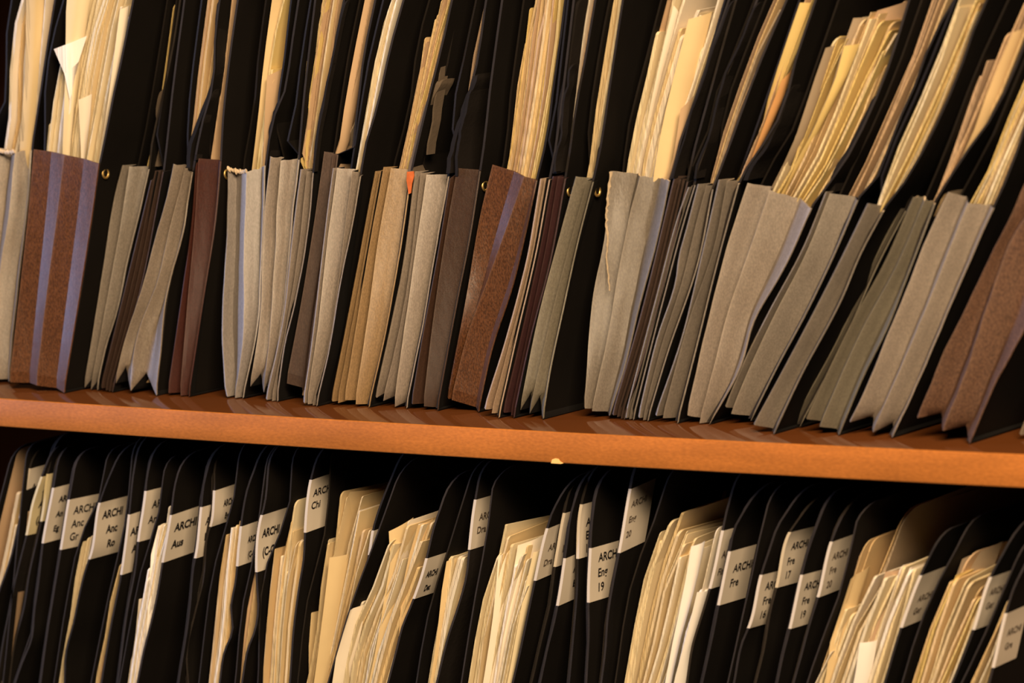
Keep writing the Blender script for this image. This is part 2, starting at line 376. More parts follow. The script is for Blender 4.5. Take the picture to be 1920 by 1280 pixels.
# ------------------------------------------------------------------ upper row
BOARD_TOP = .295; DEP = .235
PAL = {'m': ['manila', 'manila', 'cream', 'manila2', 'pale'], 'c': ['cream', 'pale', 'cream', 'manila'], 't': ['tan', 'manila2', 'kraft'], 'y': ['yellow', 'manila', 'manila2', 'cream'],
       'd': ['dull', 'manila2', 'tan', 'kraft'], 'w': ['white', 'pale', 'cream'], 'k': ['kraft', 'tan'], 'p': ['pale', 'tan'], 'x': ['manila2', 'manila', 'tan', 'yellow']}
SHEETS = 0
ORD = ['first', 'second', 'third', 'fourth', 'fifth', 'sixth', 'seventh', 'eighth', 'ninth', 'tenth', 'eleventh', 'twelfth', 'thirteenth', 'fourteenth', 'fifteenth', 'sixteenth', 'seventeenth', 'eighteenth', 'nineteenth', 'twentieth', 'twenty-first', 'twenty-second', 'twenty-third', 'twenty-fourth', 'twenty-fifth']
CNAME = dict(manila='manila', manila2='deep manila', cream='cream', pale='pale cream', tan='tan', kraft='brownish tan', white='whitish', yellow='yellowish', orange_paper='orange', olive='olive', dull='dull tan')
LIM = dict(cur=None, low=[])
def limiter(lp, rp):
    a, b = Edge(lp), Edge(rp); ia, ib = np.argsort(a.p[:, 2]), np.argsort(b.p[:, 2])
    az, ax, bz, bx_ = a.p[ia, 2], a.p[ia, 0], b.p[ib, 2], b.p[ib, 0]
    return lambda z: (float(np.interp(z, az, ax)), float(np.interp(z, bz, bx_)))
def block(left, right, n, pal, Yp, floor, tops=None, label='', group='', base=None, ztop=.29, stag=.006, name='manila_folder', fill=.62, curl=.0010, rc=(.002, .006), cat='folder', jit=.45, tjit=20, wave=.0006, sx=0.0, Yb=0, lim=None):
    global SHEETS
    Lp = poly(sorted(left, key=lambda q: -q[1]), 7); Rp = poly(sorted(right, key=lambda q: -q[1]), 7)
    wmid = np.linalg.norm(P(*Lp[3], Yp)-P(*Rp[3], Yp))
    th = min(.0022, max(.0005, wmid/max(1, n)*fill))
    pv = None
    for i in range(n):
        f = (i+.5)/n + (random.uniform(-jit, jit)/n if n > 2 else 0)
        y = Yp; st = random.uniform(0, stag)
        ff = np.clip(f+np.linspace(0, 1, 7)**1.5*random.uniform(-.7, .7)/n, 0.01, .99)[:, None] if n > 3 else f
        q = Lp*(1-ff)+Rp*ff
        if tops:
            ty = np.interp(f, [t[0] for t in tops], [t[1] for t in tops])+random.uniform(-tjit, tjit)
            # cut or lengthen the curve so that it ends at ty
            keep = [p for p in q if p[1] > ty+6]
            if len(keep) < 2: keep = list(q[:2])
            a, b = keep[-1], keep[-2]; dd = (a-b)/(b[1]-a[1]); keep.append(a+dd*(a[1]-ty)); q = np.array(keep)
        pts = [P(px, py, y)+np.array([0, st, 0]) for px, py in q]
        if base is not None:
            bl, br = base; fb = min(.9, max(.08, f)); low = []
            for kk in range(4):
                bp = bl[kk]*(1-fb)+br[kk]*fb; bp = np.array([bp[0], max(y+st, Yb), max(bp[2]+.003, zs(bp[0])+.0035)])
                if bp[2] < pts[0][2]-.02: low.append(bp)
            pts = low+pts
        else: pts = extend_down(pts, floor)
        if not tops: pts = extend_up(pts, ztop+random.uniform(-.02, .0))
        o, _ = sheet(name, pts, DEP-.03-(y-.02), th*random.choice((.4, .7, 1, 1, 1.3)), (random.choice(PAL[pal]),), sx=sx+random.uniform(-.008, .008), tz=random.uniform(-.05, .05),
                     r=random.choice((.0006, .0012, .002, .004)) if rc == (.002, .006) else random.uniform(*rc), rows=10, wave=wave, curl=curl, floor=floor, bend=random.choice((0, 0, .002, -.002, .004)) if n > 3 else 0, lim=lim)
        lb_ = label
        if n > 1:
            mm_ = re.match(r'^(.*?)\b(folder|sheet|paper bundle|paper|card)\b(.*)$', label)
            lb_ = '%s %s, %s from the left, %s' % (CNAME[o.data.materials[0].name], mm_.group(2).replace('paper bundle', 'paper'), ORD[i], mm_.group(3).strip()) if i else '%s %s, leftmost, %s' % (CNAME[o.data.materials[0].name], mm_.group(2), mm_.group(3).strip())
        tag(o, lb_, cat, group if n > 1 else None); SHEETS += 1

def upper(idx, color, ridges, Rext, label, Lext=None, d=(.008, .008), papers=(), eyelet=None, keepL=False, rolls=(), **kw):
    """one expanding pocket: gusset, two tall boards, papers (things of their own)"""
    if 'rnd' not in kw: d = (d[0]*1.5, d[1]*1.4)
    low = max((r[-1] for r in ridges), key=lambda q: q[1]-.06*q[0])
    Y = contact(*low)
    base = P(*low, Y)
    f = thing('expanding_pocket', (base[0], Y, zs(base[0])+.0005), label, 'file pocket')
    g, RR = gusset(f, 'gusset', ridges, Y, color, d=d, **kw)
    rb = [P(x, y, Y) for x, y in reversed(ridges[-1])]
    ext = [P(x, y, Y) for x, y in Rext]
    edge = [p+np.array([-.0020, .0035, .0012 if i == 0 else 0]) for i, p in enumerate(rb)]+[p+np.array([-.0004, .0004, 0]) for p in ext]
    flo = zs(rb[0][0])+.0008
    edge = extend_up(edge, BOARD_TOP)
    bo, D = sheet('board', edge, DEP, .0016, ('black', 'edge'), r=.012, rows=18, floor=flo, parent=f, sx=kw.get('bsx', 0), wave=.0002)
    for (i0, i1) in rolls: rim_roll(f, RR, i0, i1)
    bo['label'] = 'tall black right-hand board'
    lb = [P(x, y, Y) for x, y in reversed(ridges[0])]
    if papers and not keepL:
        Lext = [(x-7, yy) for x, yy in papers[0]['l'] if yy < ridges[0][0][1]-12]
    if Lext is None:
        dx = ridges[0][0][0]-ridges[-1][0][0]; dy = ridges[0][0][1]-ridges[-1][0][1]
        Lext = [(x+dx*.9+2, y+dy) for x, y in Rext if y+dy < ridges[0][0][1]-15]
    ledge = [p+np.array([.0018, max(d)+.003, -.001 if i == len(lb)-1 else 0]) for i, p in enumerate(lb)]+[P(x, y, Y+.005) for x, y in Lext]
    ledge = extend_up(ledge, BOARD_TOP)
    lo, _ = sheet('board', ledge, DEP-.004, .0014, ('black', 'black2'), r=.012, rows=14, floor=zs(lb[0][0])+.0008, parent=f, wave=.0002)
    lo['label'] = 'tall black left-hand board'
    if eyelet:
        s = D['E'].s_for_y(eyelet[1]); c = face_pt(D, s, .0062, .0005)
        e = torus_x('eyelet', c, .0029, .0008, f); e['label'] = 'brass eyelet'
        V = [c+np.array([.0001, 0, 0])]+[c+np.array([.0001, .0022*math.cos(a), .0022*math.sin(a)]) for a in np.linspace(0, 6.283, 13)[:-1]]
    LIM['cur'] = limiter(ledge, edge)
    for pb in papers:
        a = dict(pb); left, right, n, pal = a.pop('l'), a.pop('r'), a.pop('n'), a.pop('p')
        Yo = a.pop('y', .006); w = a.pop('what', label.split(' pocket')[0])
        right = [(x-3, yy) for x, yy in right]
        block(left, right, n, pal, Y+Yo, flo, base=(poly(lb, 5), poly(rb, 5)), Yb=Y+.004+max(d), lim=limiter(ledge, edge), group=a.pop('group', 'folders in pocket %d of the upper row' % idx), label=a.pop('label', None) or 'folder filed in the '+label_short(label), **a)
    return f, Y, D
def label_short(l): return l
def flap(f, pts, Y, m='fabric', w=.006, th=.0012, wave=.0012, curl=.001, name='lining_flap', label=None, tops=.004):
    o, D = sheet(name, [P(x, y, Y) for x, y in sorted(pts, key=lambda q: -q[1])], w, th, (m,), r=tops, rows=14, wave=wave, curl=curl, parent=f, us=[0, w*.3, w*.65, w])
    if label: o['label'] = label
    return o

def curled(left, right, Y, floor, dy=.010, bulge=.0, m='cream', label='', name='paper_sheet', Yb=None, top=0.0, upto=None, dipr=0.0):
    """a broad curved sheet seen from its face: left edge in front, right edge deeper"""
    K, NC = 14, 7
    def crv(px, y):
        px = sorted(px, key=lambda q: -q[1]); pts = [P(a, b, y) for a, b in px]
        d_ = (pts[1]-pts[0])/max(1e-6, (pts[1]-pts[0])[2])
        L_ = LIM['cur'] if Yb is not None else next((q for q in LIM['low'] if q(PM[2])[0] < PM[0] < q(PM[2])[1]), None)
        if L_ is not None:
            a0 = pts[0]; xl, xr = L_(a0[2]); fr_ = min(.88, max(.12, (a0[0]-xl)/max(1e-4, xr-xl))); low = []
            for t in (1, .66, .33):
                z = a0[2]*(1-t)+floor*t
                if a0[2]-z > .01: xl, xr = L_(z); low.append(np.array([xl*(1-fr_)+xr*fr_, (max(y, Yb+(y-Y)) if Yb is not None else y), z]))
            pts = low+pts
        else: pts = [pts[0]-d_*(pts[0][2]-floor)]+pts
        if upto: pts = extend_up(pts, upto)
        return poly(pts, K)
    PM = (P(*left[len(left)//2], Y)+P(*right[len(right)//2], Y+dy))/2
    LC = LIM['cur'] if Yb is not None else next((q for q in LIM['low'] if q(PM[2])[0] < PM[0] < q(PM[2])[1]), None)
    A, B = crv(left, Y), crv(right, Y+dy); V, Fc = [], []; nz = Noise(1.0)
    for side in (0, 1):
        for k in range(K):
            for j in range(NC):
                u = j/(NC-1); p = A[k]*(1-u)+B[k]*u
                p = p+np.array([bulge*math.sin(math.pi*u)*(1+.5*nz(k/K)), -bulge*.6*math.sin(math.pi*u), 0])
                if k == K-1: p[2] += top*math.sin(math.pi*u)
                if LC is not None: xl, xr = LC(p[2]); p[0] = min(max(p[0], xl+.0012), max(xr-.0014, xl+.0016))
                V.append(p+np.array([-.0003*side, .0005*side, 0]))
    N = K*NC
    for k in range(K-1):
        for j in range(NC-1):
            a = k*NC+j; Fc.append((a, a+1, a+NC+1, a+NC)); Fc.append((N+a, N+a+NC, N+a+NC+1, N+a+1))
        for j in (0, NC-1):
            a = k*NC+j; Fc.append((a, a+NC, N+a+NC, N+a) if j == 0 else (a, N+a, N+a+NC, a+NC))
    for j in range(NC-1):
        a = (K-1)*NC+j; Fc.append((a, a+1, N+a+1, N+a)); Fc.append((j, N+j, N+j+1, j+1))
    o = mesh_obj(name, V, Fc, [m], None, None, A[0]); tag(o, label, 'paper' if name == 'paper_sheet' else 'folder'); return o
def rim_roll(f, RR, i0, i1, r_=.0013, m='fray', label='torn cream rim'):
    """a frayed roll of lining along the rim between two ridges"""
    c = poly([RR[i][0]+np.array([0, -.0002, .0004]) for i in range(i0, i1+1)], 26); n1, n2 = Noise(3), Noise(5); V, Fc = [], []
    for i, p in enumerate(c):
        t = i/25; rr = r_*(1+.35*n1(t)); q = p+np.array([0, .003*math.sin(math.pi*t), .0009*n2(t)-.0018*math.sin(math.pi*t)])
        for j in range(8):
            b = 6.283*j/8; V.append(q+np.array([0, rr*.8*math.cos(b), rr*math.sin(b)]))
    for i in range(25):
        for j in range(8): Fc.append((i*8+j, i*8+(j+1) % 8, (i+1)*8+(j+1) % 8, (i+1)*8+j))
    Fc += [tuple(range(8)), tuple(200+j for j in reversed(range(8)))]
    o = mesh_obj('rim_roll', V, Fc, [m], None, f); o['label'] = label; return o
# each entry built left to right
f, Y, D = upper(0, 'beige_cloth', [[(-62, 270), (-90, 705)], [(-20, 278), (-40, 500), (-48, 708)], [(28, 285), (16, 400), (-6, 560), (-14, 711)], [(57, 283), (50, 380), (30, 560), (14, 716)]], [(72, 200), (90, 80), (104, -5)],
    'beige cloth pocket with frayed rim at the far left end', d=(.006, .005), rim='fray', rough_rim=.001, wr=.0006, rolls=[(0, 1), (1, 2)],
    papers=[dict(l=[(13, 270), (14, 200), (20, 60), (29, 0)], r=[(76, 285), (86, 140), (101, 0)], n=9, p='m', label='manila folder packed in the leftmost beige pocket')])
curled([(49, 0), (46, 150), (37, 272)], [(87, 0), (83, 150), (70, 278)], Y+.004, zs(-.4)+.004, .008, .003, 'manila', 'broad curved manila sheet standing in the frayed beige pocket', Yb=Y+.013, upto=.27)
f, Y, D = upper(1, 'brown_cloth', [[(63, 280), (53, 398), (40.6, 512), (17, 717)], [(120.7, 290), (107.6, 398), (91.4, 520), (67, 723)], [(185, 306.7), (172.6, 398), (156.4, 504), (118, 737)]], [(196, 265), (213, 180), (226, 122), (250, 0)],
    'wide glossy brown cloth pocket at the left end, crammed with cream folders', Lext=[(80, 180), (92, 110), (108, 0)], d=(.0025, .0062), rnd=.0, eyelet=(196, 327), rim='brown_cloth',
    papers=[dict(l=[(77, 285), (93, 150), (104, 80), (126, 0)], r=[(183, 303), (212, 150), (238, 15)], n=20, p='c', stag=.010, label='cream folder crammed in the wide glossy brown pocket', tops=[(0, 245), (.05, 240), (.07, 90), (.18, 86), (.2, 45), (.26, -20), (.8, -20), (.86, 18), (1, 12)], tjit=18)])
bx = f
curled([(124, 0), (123, 90), (121, 180), (117, 283)], [(170, 0), (158, 80), (148, 160), (132, 283)], Y+.003, zs(-.38)+.004, .010, .003, 'cream', 'broad rolled cream sheet near the middle of the glossy brown pocket', Yb=Y+.012, upto=.275)
curled([(101, 92), (108, 110), (122, 142)], [(163, 67), (157, 92), (146, 120)], Y+.0015, zs(-.38)+.004, .006, .002, 'white', 'bright sheet with a folded triangular corner in the glossy brown pocket', Yb=Y+.010)
curled([(147, 187), (149, 230), (152, 292)], [(172, 176), (168, 230), (160, 295)], Y+.002, zs(-.37)+.004, .006, .001, 'pale', 'short pale folder at the front of the glossy brown pocket', Yb=Y+.010, name='manila_folder')
curled([(225, 18), (217, 80), (208, 150)], [(243, 10), (236, 70), (222, 140)], Y+.002, zs(-.37)+.004, .006, .001, 'pale', 'pinkish cream folder against the right board of the glossy brown pocket', Yb=Y+.010, name='manila_folder')
f, Y, D = upper(2, 'grey_cloth', [[(230.7, 309.6), (215, 370), (191, 520), (157, 727)], [(243, 312), (230, 395), (210, 510), (184, 650), (168, 731)], [(278, 317), (262, 390), (240, 479), (221, 573), (197, 650), (180, 732)]], [(285, 270), (305, 180), (326, 80), (338, 0)],
    'narrow grey-beige pocket just right of the wide glossy brown one', d=(.007, .004), zz=.007, wr=.0003,
    papers=[dict(l=[(274, 312), (297, 150), (319, 10)], r=[(279, 312), (305, 150), (331, 10)], n=2, p='y', tops=[(0, 9), (1, 0)], tjit=2, label='thin manila folder in the narrow grey-beige pocket')])
flap(f, [(292, 312), (297, 240), (303, 175), (310, 165)], Y+.008, 'grey_fabric', .005, .004, .0008, label='crumpled dark inner cloth')
flap(f, [(284, 312), (289, 260), (300, 230)], Y+.006, 'fabric', .006, .002)
f, Y, D = upper(3, 'thin_brown_cloth', [[(284, 338), (240, 520), (189, 728)], [(291, 320), (247, 530), (196, 732)], [(298, 320), (256, 530), (202, 734)], [(305, 322), (265, 530), (208, 736)]], [(313, 270), (329, 130), (346, 0)],
    'very thin dark brown pocket squeezed between two grey-beige ones', d=(.008, .008), rim='edge')
f, Y, D = upper(4, 'beige_cloth', [[(326, 308), (301, 414), (264, 544), (240, 620), (214, 719)], [(347.6, 315), (327, 394), (311, 459), (295, 524), (252, 650), (244, 733)], [(360, 321), (343.6, 422), (311, 560), (301, 646), (291, 742)]], [(366, 300), (377, 240), (399, 160), (404, 60), (412, 0)],
    'crumpled beige pocket with a zigzag bottom, leaning left of the maroon one', d=(.006, .0030), zz=.013, wr=.0007, rough_rim=.0006,
    papers=[dict(l=[(359, 245), (362, 190), (372, 100), (385, 0)], r=[(375, 250), (384, 190), (398, 100), (409, 0)], n=3, p='x', label='manila folder in the crumpled beige pocket with the zigzag bottom')])
flap(f, [(352, 318), (353, 285), (368, 240), (392, 180), (403, 130), (404, 60), (412, 0)], Y+.002, 'fabric', .012, .003, .0009, label='crumpled black lining cloth')
flap(f, [(366, 300), (372, 262), (385, 215), (400, 168)], Y+.001, 'fabric', .006, .0015, .0012)
f, Y, D = upper(5, 'maroon_cloth', [[(369, 299), (362, 402), (341.6, 552.5), (314, 737)], [(372, 297), (364, 430), (352, 560), (346.6, 625), (336.7, 742)], [(412.6, 302.6), (402.5, 414), (380, 560), (370, 626), (352, 744)]], [(417, 240), (427, 140), (446, 0)],
    'narrow maroon leather-like pocket with one sheet in it', d=(.005, .009), eyelet=(420, 328), rim='maroon_cloth', rnd=.4, vf=[.5, .72],
    papers=[dict(l=[(393, 300), (399, 239), (415, 159), (421, 98), (431, 0)], r=[(411, 300), (418, 239), (426, 159), (434, 98), (446, 0)], n=2, p='p', jit=.2, label='thin pale folder standing in the maroon pocket')])
f, Y, D = upper(6, 'silver_cloth', [[(429, 317), (425, 463), (419, 545), (418, 609), (424, 744)], [(462.6, 321), (457, 504), (454, 650), (439, 746)], [(496.8, 311), (489, 480), (480, 625), (461, 707), (453.5, 747)]], [(504, 268), (512, 225), (534, 170), (546, 90), (560, 0)],
    'pale silvery pocket with a torn cream rim, standing upright', d=(.004, .007), rim='fray', rough_rim=.0012, wr=.0006, vf=[.10, .5], rolls=[(0, 1)], Lext=[(436, 250), (450, 140), (467, 0)],
    papers=[dict(l=[(470, 305), (483, 200), (492, 100), (506, 0)], r=[(499, 305), (513, 200), (531, 100), (557, 0)], n=6, p='x', stag=.009, tops=[(0, 95), (.1, -30), (.55, -30), (.62, 135), (.8, 140), (.9, -30), (1, -30)], tjit=8, label='tan folder in the pale silvery pocket')])
curled([(501, 142), (497, 200), (494, 300)], [(534, 126), (524, 200), (510, 300)], Y+.003, zs(-.2)+.004, .012, .001, 'tan', 'tan folder with rounded corner in front of the silvery pocket stack', Yb=Y+.013, name='manila_folder')
curled([(506, 30), (494, 120), (486, 200)], [(545, 30), (532, 120), (520, 200)], Y+.006, zs(-.2)+.004, .014, .001, 'manila', 'broad manila folder at the back of the silvery pocket', Yb=Y+.016, upto=.27, name='manila_folder')
f, Y, D = upper(7, 'light_cloth', [[(507, 294), (497, 400), (492, 487), (484, 626), (468, 725)], [(526.7, 300), (519, 400), (514.5, 487), (504, 646), (492, 736)], [(559, 298.6), (545, 430), (541, 487), (520, 646), (500, 729)]], [(564, 250), (576, 130), (591, 0)],
    'light beige pocket with a crumpled bottom, beside the pale silvery one', d=(.006, .0035), zz=.010, wr=.0006, rough_rim=.0006)
flap(f, [(505, 295), (508, 240), (522, 185)], Y+.004, 'fabric', .010, .002, .0008, label='crumpled black lining cloth')
f, Y, D = upper(8, 'light_cloth', [[(565, 317), (547, 463), (531, 605), (498, 750)], [(575.5, 321), (561, 455), (538, 600), (508, 752)], [(586, 323), (577.5, 422), (557, 544), (530, 660), (518, 753)]], [(592, 270), (607, 186), (622, 130), (632, 60), (645, 0)],
    'slim taupe pocket of three rounded pleats, full of thin manila folders', d=(.011, .011), wr=.0003, Lext=[(560, 250), (578, 120), (588, 0)],
    papers=[dict(l=[(552, 300), (561, 200), (575, 90), (590, 0)], r=[(584, 300), (603, 200), (620, 90), (634, 0)], n=10, p='x', label='thin manila folder in the slim taupe pocket of three pleats', stag=.004)])
flap(f, [(588, 322), (590, 285), (607, 190), (622, 120), (634, 50), (647, 0)], Y-.001, 'fabric', .004, .0016, .0010, label='puckered black cloth edging')
f, Y, D = upper(9, 'taupe_cloth', [[(608, 284), (585.6, 439), (565, 565), (536, 719)], [(624, 288), (606, 443), (583.6, 585), (565, 732)], [(632, 290), (612, 443), (589, 585), (570, 734)]], [(655, 290), (668, 220), (683, 100), (704, 0)],
    'dark taupe pocket standing slightly taller than its neighbours', d=(.003, .005), rnd=.2, vf=[.85, .5], Lext=[(630, 180), (655, 60), (668, 0)],
    papers=[dict(l=[(632, 286), (645, 200), (661, 100), (682, 0)], r=[(640, 288), (661, 200), (682, 100), (703, 0)], n=2, p='k', fill=.5, jit=.1, label='tan folder in the dark taupe pocket'),
            dict(l=[(652, 290), (668, 200), (692, 60), (703, 0)], r=[(655, 290), (674, 200), (702, 60), (720, 0)], n=1, p='d', label='dull curved olive sheet beside the dark taupe pocket')])
curled([(684, 0), (664, 100), (646, 200), (634, 284)], [(704, 0), (685, 100), (668, 200), (651, 288)], Y+.004, zs(-.12)+.004, .008, .001, 'tan', 'smooth broad tan sheet in the dark taupe pocket', Yb=Y+.010, upto=.27)
f, Y, D = upper(10, 'light_cloth', [[(626, 315), (610, 435), (590, 609), (569, 756)], [(632, 315), (616, 435), (596, 609), (575, 758)], [(660, 321), (637, 504), (615, 650), (584, 760)], [(675, 331), (659, 422), (638, 524), (618, 646), (591, 762)]], [(682, 287), (700, 226), (714, 173), (732, 90), (757, 0)],
    'light grey pocket with a cool sheen on its right-hand pleat', d=(.006, .009), vf=[.5, .8, .5], rim='light_cloth', wr=.0002,
    papers=[dict(l=[(663, 325), (682, 212), (695, 130), (726, 0)], r=[(678, 325), (700, 220), (715, 140), (749, 0)], n=5, p='c', stag=.004, label='cream folder in the light grey pocket with the cool sheen')])
f, Y, D = upper(11, 'tan_cloth', [[(705, 321), (668, 520), (622, 753)], [(712, 321), (676, 520), (632, 756)], [(719, 313), (691, 471), (645, 750)], [(733, 315), (712, 432), (690, 590), (665, 758)], [(770, 322), (745, 493), (718, 640), (689, 764)]], [(776, 300), (801, 194), (830, 80), (848, 0)],
    'yellowish tan pocket with an orange torn spot at the rim', d=(.006, .009), vf=[.5, .5, .7, .75], rim='tan_cloth', Lext=[(716, 305), (737, 212), (757, 106), (777, 0)], wr=.0002,
    papers=[dict(l=[(749, 311), (778, 180), (791, 77), (812, 0)], r=[(768, 313), (798, 190), (827, 80), (845, 0)], n=9, p='x', tops=[(0, 78), (.14, 76), (.2, 38), (.35, 36), (.45, 20), (.6, -25), (1, -25)], tjit=2, stag=.003, label='manila folder in the yellowish tan pocket')])
flap(f, [(770, 332), (785, 250), (805, 190), (822, 150)], Y+.003, 'grey_fabric', .014, .004, .0012, label='crumpled grey-brown inner cloth')
flap(f, [(800, 290), (812, 220), (826, 130), (838, 60), (847, 0)], Y+.004, 'grey_fabric', .008, .0012, .0008)
patch_f = f
V = [P(a, b, Y-.0006) for a, b in [(763, 322), (775, 321), (776, 330), (772, 345), (770, 362), (766, 364), (764, 350), (762, 338)]]
o = mesh_obj('torn_spot', V+[v+np.array([0, .0006, 0]) for v in V], [tuple(range(8)), tuple(reversed(range(8, 16)))]+[(i, i+8, (i+1) % 8+8, (i+1) % 8) for i in range(8)], ['orange'], None, f, smooth=False); o['label'] = 'bright orange torn spot'
f, Y, D = upper(12, 'light_cloth', [[(779, 321), (761, 473), (732.5, 615), (704, 746)], [(789, 324), (773, 465), (745, 636), (716, 752)], [(799.5, 327), (781, 457), (761, 595), (738, 763)], [(840, 331), (818, 453), (797.5, 575), (760, 766)]], [(841, 310), (848, 270), (872, 199), (891, 133), (912, 0)],
    'grey pocket with small looped pleats at its bottom left', d=(.008, .010), vf=[.5, .5, .8], zz=.005, wr=.0003)
flap(f, [(842, 325), (847, 272), (873, 197), (889, 140)], Y-.001, 'fabric', .03, .003, .0010, label='puckered black cloth edging')
flap(f, [(815, 318), (822, 200), (840, 130), (858, 40), (868, 0)], Y+.02, 'fabric', .03, .0015, .0012)
f, Y, D = upper(13, 'dark_brown_cloth', [[(844, 335), (822, 473), (795.5, 615), (771, 758)], [(857, 315), (834, 449), (810, 615), (793, 762)], [(899, 321), (879, 449), (856.4, 562.5), (818, 770)]], [(905, 290), (920, 159), (942, 0)],
    'dark chocolate pocket with a straight rim, narrower than the other dark one', d=(.005, .009), vf=[.5, .8], rim='dark_brown_cloth', rnd=.2, eyelet=(906, 350), Lext=[(858, 234), (872, 140), (889, 0)],
    papers=[dict(l=[(856, 250), (881, 90), (900, 0)], r=[(868, 250), (892, 110), (913, 0)], n=1, p='k', label='single tan sheet behind the dark chocolate pocket with straight rim')])
flap(f, [(857, 330), (859, 262), (870, 215), (882, 165)], Y-.0005, 'fabric', .05, .002, .0005, label='black lining cloth')
f, Y, D = upper(14, 'brown_cloth', [[(923.4, 308.6), (903, 392), (874.7, 554), (839, 748)], [(983, 331), (945, 440), (912, 530), (879, 619), (845, 750)], [(1005, 339), (987, 424), (960.6, 534), (922, 651.5), (895, 773)]], [(1016, 300), (1026, 255), (1040, 148), (1046, 109), (1060, 0)],
    'dark glossy brown pocket with a long diagonal crease, full of manila folders', d=(.003, .006), vf=[.6, .7], rim='brown_cloth', rnd=.1, Lext=[(938, 250), (958, 120), (972, 0)],
    papers=[dict(l=[(948, 309), (966.5, 159), (980, 64), (989, 0)], r=[(1002, 335), (1022, 240), (1040, 120), (1056, 0)], n=14, p='x', tops=[(0, 158), (.04, 62), (.1, 42), (.15, -25), (1, -25)], tjit=2, stag=.003, label='manila folder in the glossy brown pocket with diagonal crease')])
f, Y, D = upper(15, 'cream_cloth', [[(1015, 335), (989, 485), (956, 615), (908, 768)], [(1021, 334), (996, 480), (963, 615), (920, 775)], [(1029, 337), (1003, 480), (970, 620), (933, 784)]], [(1038, 300), (1050, 219), (1062, 120), (1076, 0)],
    'thin cream pocket of three pleats squeezed beside the maroon-purple one', d=(.011, .011), rim='cream_cloth', wr=.0002)
flap(f, [(1036, 325), (1044, 270), (1054, 200), (1062, 137), (1072, 60), (1082, 0)], Y+.002, 'fabric', .010, .003, .0014, label='twisted black cloth')
flap(f, [(1040, 322), (1050, 250), (1058, 190), (1070, 120)], Y, 'fabric', .006, .0014, .0016)
f, Y, D = upper(16, 'purple_cloth', [[(1037.8, 330.6), (1017.5, 444), (981, 615), (943, 774)], [(1046, 331), (1024, 460), (989, 625), (956, 779)], [(1059, 335), (1030, 493), (993, 635), (961, 784)]], [(1066, 301), (1081, 197), (1095, 123), (1116, 0)],
    'thin maroon-purple pocket of three pleats with a pink-tan folder', d=(.008, .009), rim='purple_cloth', rnd=.4, eyelet=(1062, 360),
    papers=[dict(l=[(1051, 325), (1065, 219), (1074, 118), (1092, 0)], r=[(1062, 325), (1077, 219), (1091, 118), (1112, 0)], n=2, p='p', jit=.1, fill=.4, label='pink-tan folder in the thin maroon-purple pocket')])
f, Y, D = upper(17, 'green_grey_cloth', [[(1080, 330.6), (1052, 432), (1009, 595), (974, 769)], [(1101, 338.7), (1072, 444), (1038, 574), (991, 776)], [(1111, 340.8), (1082.5, 452.5), (1054, 582.5), (1030, 696), (1016, 786)]], [(1122, 300), (1132, 240), (1148, 130), (1168, 0)],
    'olive-grey pocket with zigzag pleated bottom, left of a wide dark gap', d=(.006, .0035), vf=[.75, .5], zz=.012, eyelet=(1112, 360),
    papers=[dict(l=[(1102, 330), (1111, 232), (1121, 164), (1139, 55), (1150, 0)], r=[(1108, 318), (1125, 250), (1147, 123), (1163, 0)], n=3, p='y', stag=.002, label='yellowish manila folder in the olive-grey pocket')])
flap(f, [(1108, 330), (1112, 305), (1120, 285), (1124, 270)], Y+.01, 'fabric', .02, .004, .0006)
f, Y, D = upper(18, 'grey_cloth', [[(1144, 320), (1134, 444), (1115, 534), (1100, 696), (1094, 766)], [(1200, 330), (1181, 400), (1161, 500), (1147, 590), (1108, 771)], [(1254, 338.6), (1233, 442), (1200.6, 564), (1162, 714), (1141, 780)]], [(1262, 320), (1275, 267), (1295, 211), (1329, 112), (1367, 0)],
    'wide grey pocket with a long torn cream left edge', d=(.004, .006), vf=[.72, .5], rim='fray', rough_rim=.0008, Lext=[(1165, 250), (1190, 130), (1213, 0)], wr=.0004,
    papers=[dict(l=[(1173, 315), (1191, 214), (1216, 121), (1230, 65), (1247, 0)], r=[(1252, 330), (1275, 262), (1310, 155), (1362, 0)], n=13, p='c', stag=.010, tops=[(0, 70), (.12, 60), (.14, -20), (.3, -20), (.32, 20), (.4, 72), (.5, 15), (.6, 22), (.68, 35), (.7, 82), (.78, 82), (.8, -20), (1, -20)], tjit=8, label='cream folder in the wide grey pocket with torn left edge')])
# torn thread along its left edge
V, Fc = [], []
tr = [(1144, 322), (1141, 350), (1138, 380), (1136, 420), (1139, 450), (1136, 480), (1139, 510), (1142, 545)]
tp = poly([P(x, y, Y-.0004) for x, y in tr], 40)
for i, q in enumerate(tp):
    wd = .0011*(1-.75*i/39)*(1+.5*random.uniform(-1, 1)); h = random.uniform(-.0004, .0004)
    V += [q+np.array([-wd*.4+h, 0, 0]), q+np.array([wd+h, 0, 0]), q+np.array([wd+h, .0008, 0]), q+np.array([-wd*.4+h, .0008, 0])]
for i in range(39):
    for j in range(4): Fc.append((i*4+j, i*4+(j+1) % 4, i*4+4+(j+1) % 4, i*4+4+j))
o = mesh_obj('torn_edge', V, Fc, ['fray'], None, f); o['label'] = 'ragged cream torn edge'
curled([(1291, 36), (1272, 110), (1243, 230), (1229, 306)], [(1335, 22), (1318, 100), (1290, 200), (1267, 298)], Y+.003, zs(.1)+.004, .012, .002, 'manila', 'broad manila folder face near the middle of the wide torn grey pocket', Yb=Y+.012, name='manila_folder')
curled([(1249, 0), (1241, 30), (1232, 64)], [(1268, 0), (1262, 40), (1250, 68)], Y+.010, zs(.1)+.004, .010, .001, 'tan', 'tan folder corner at the back left of the wide torn grey pocket', Yb=Y+.016, upto=.25, name='manila_folder')
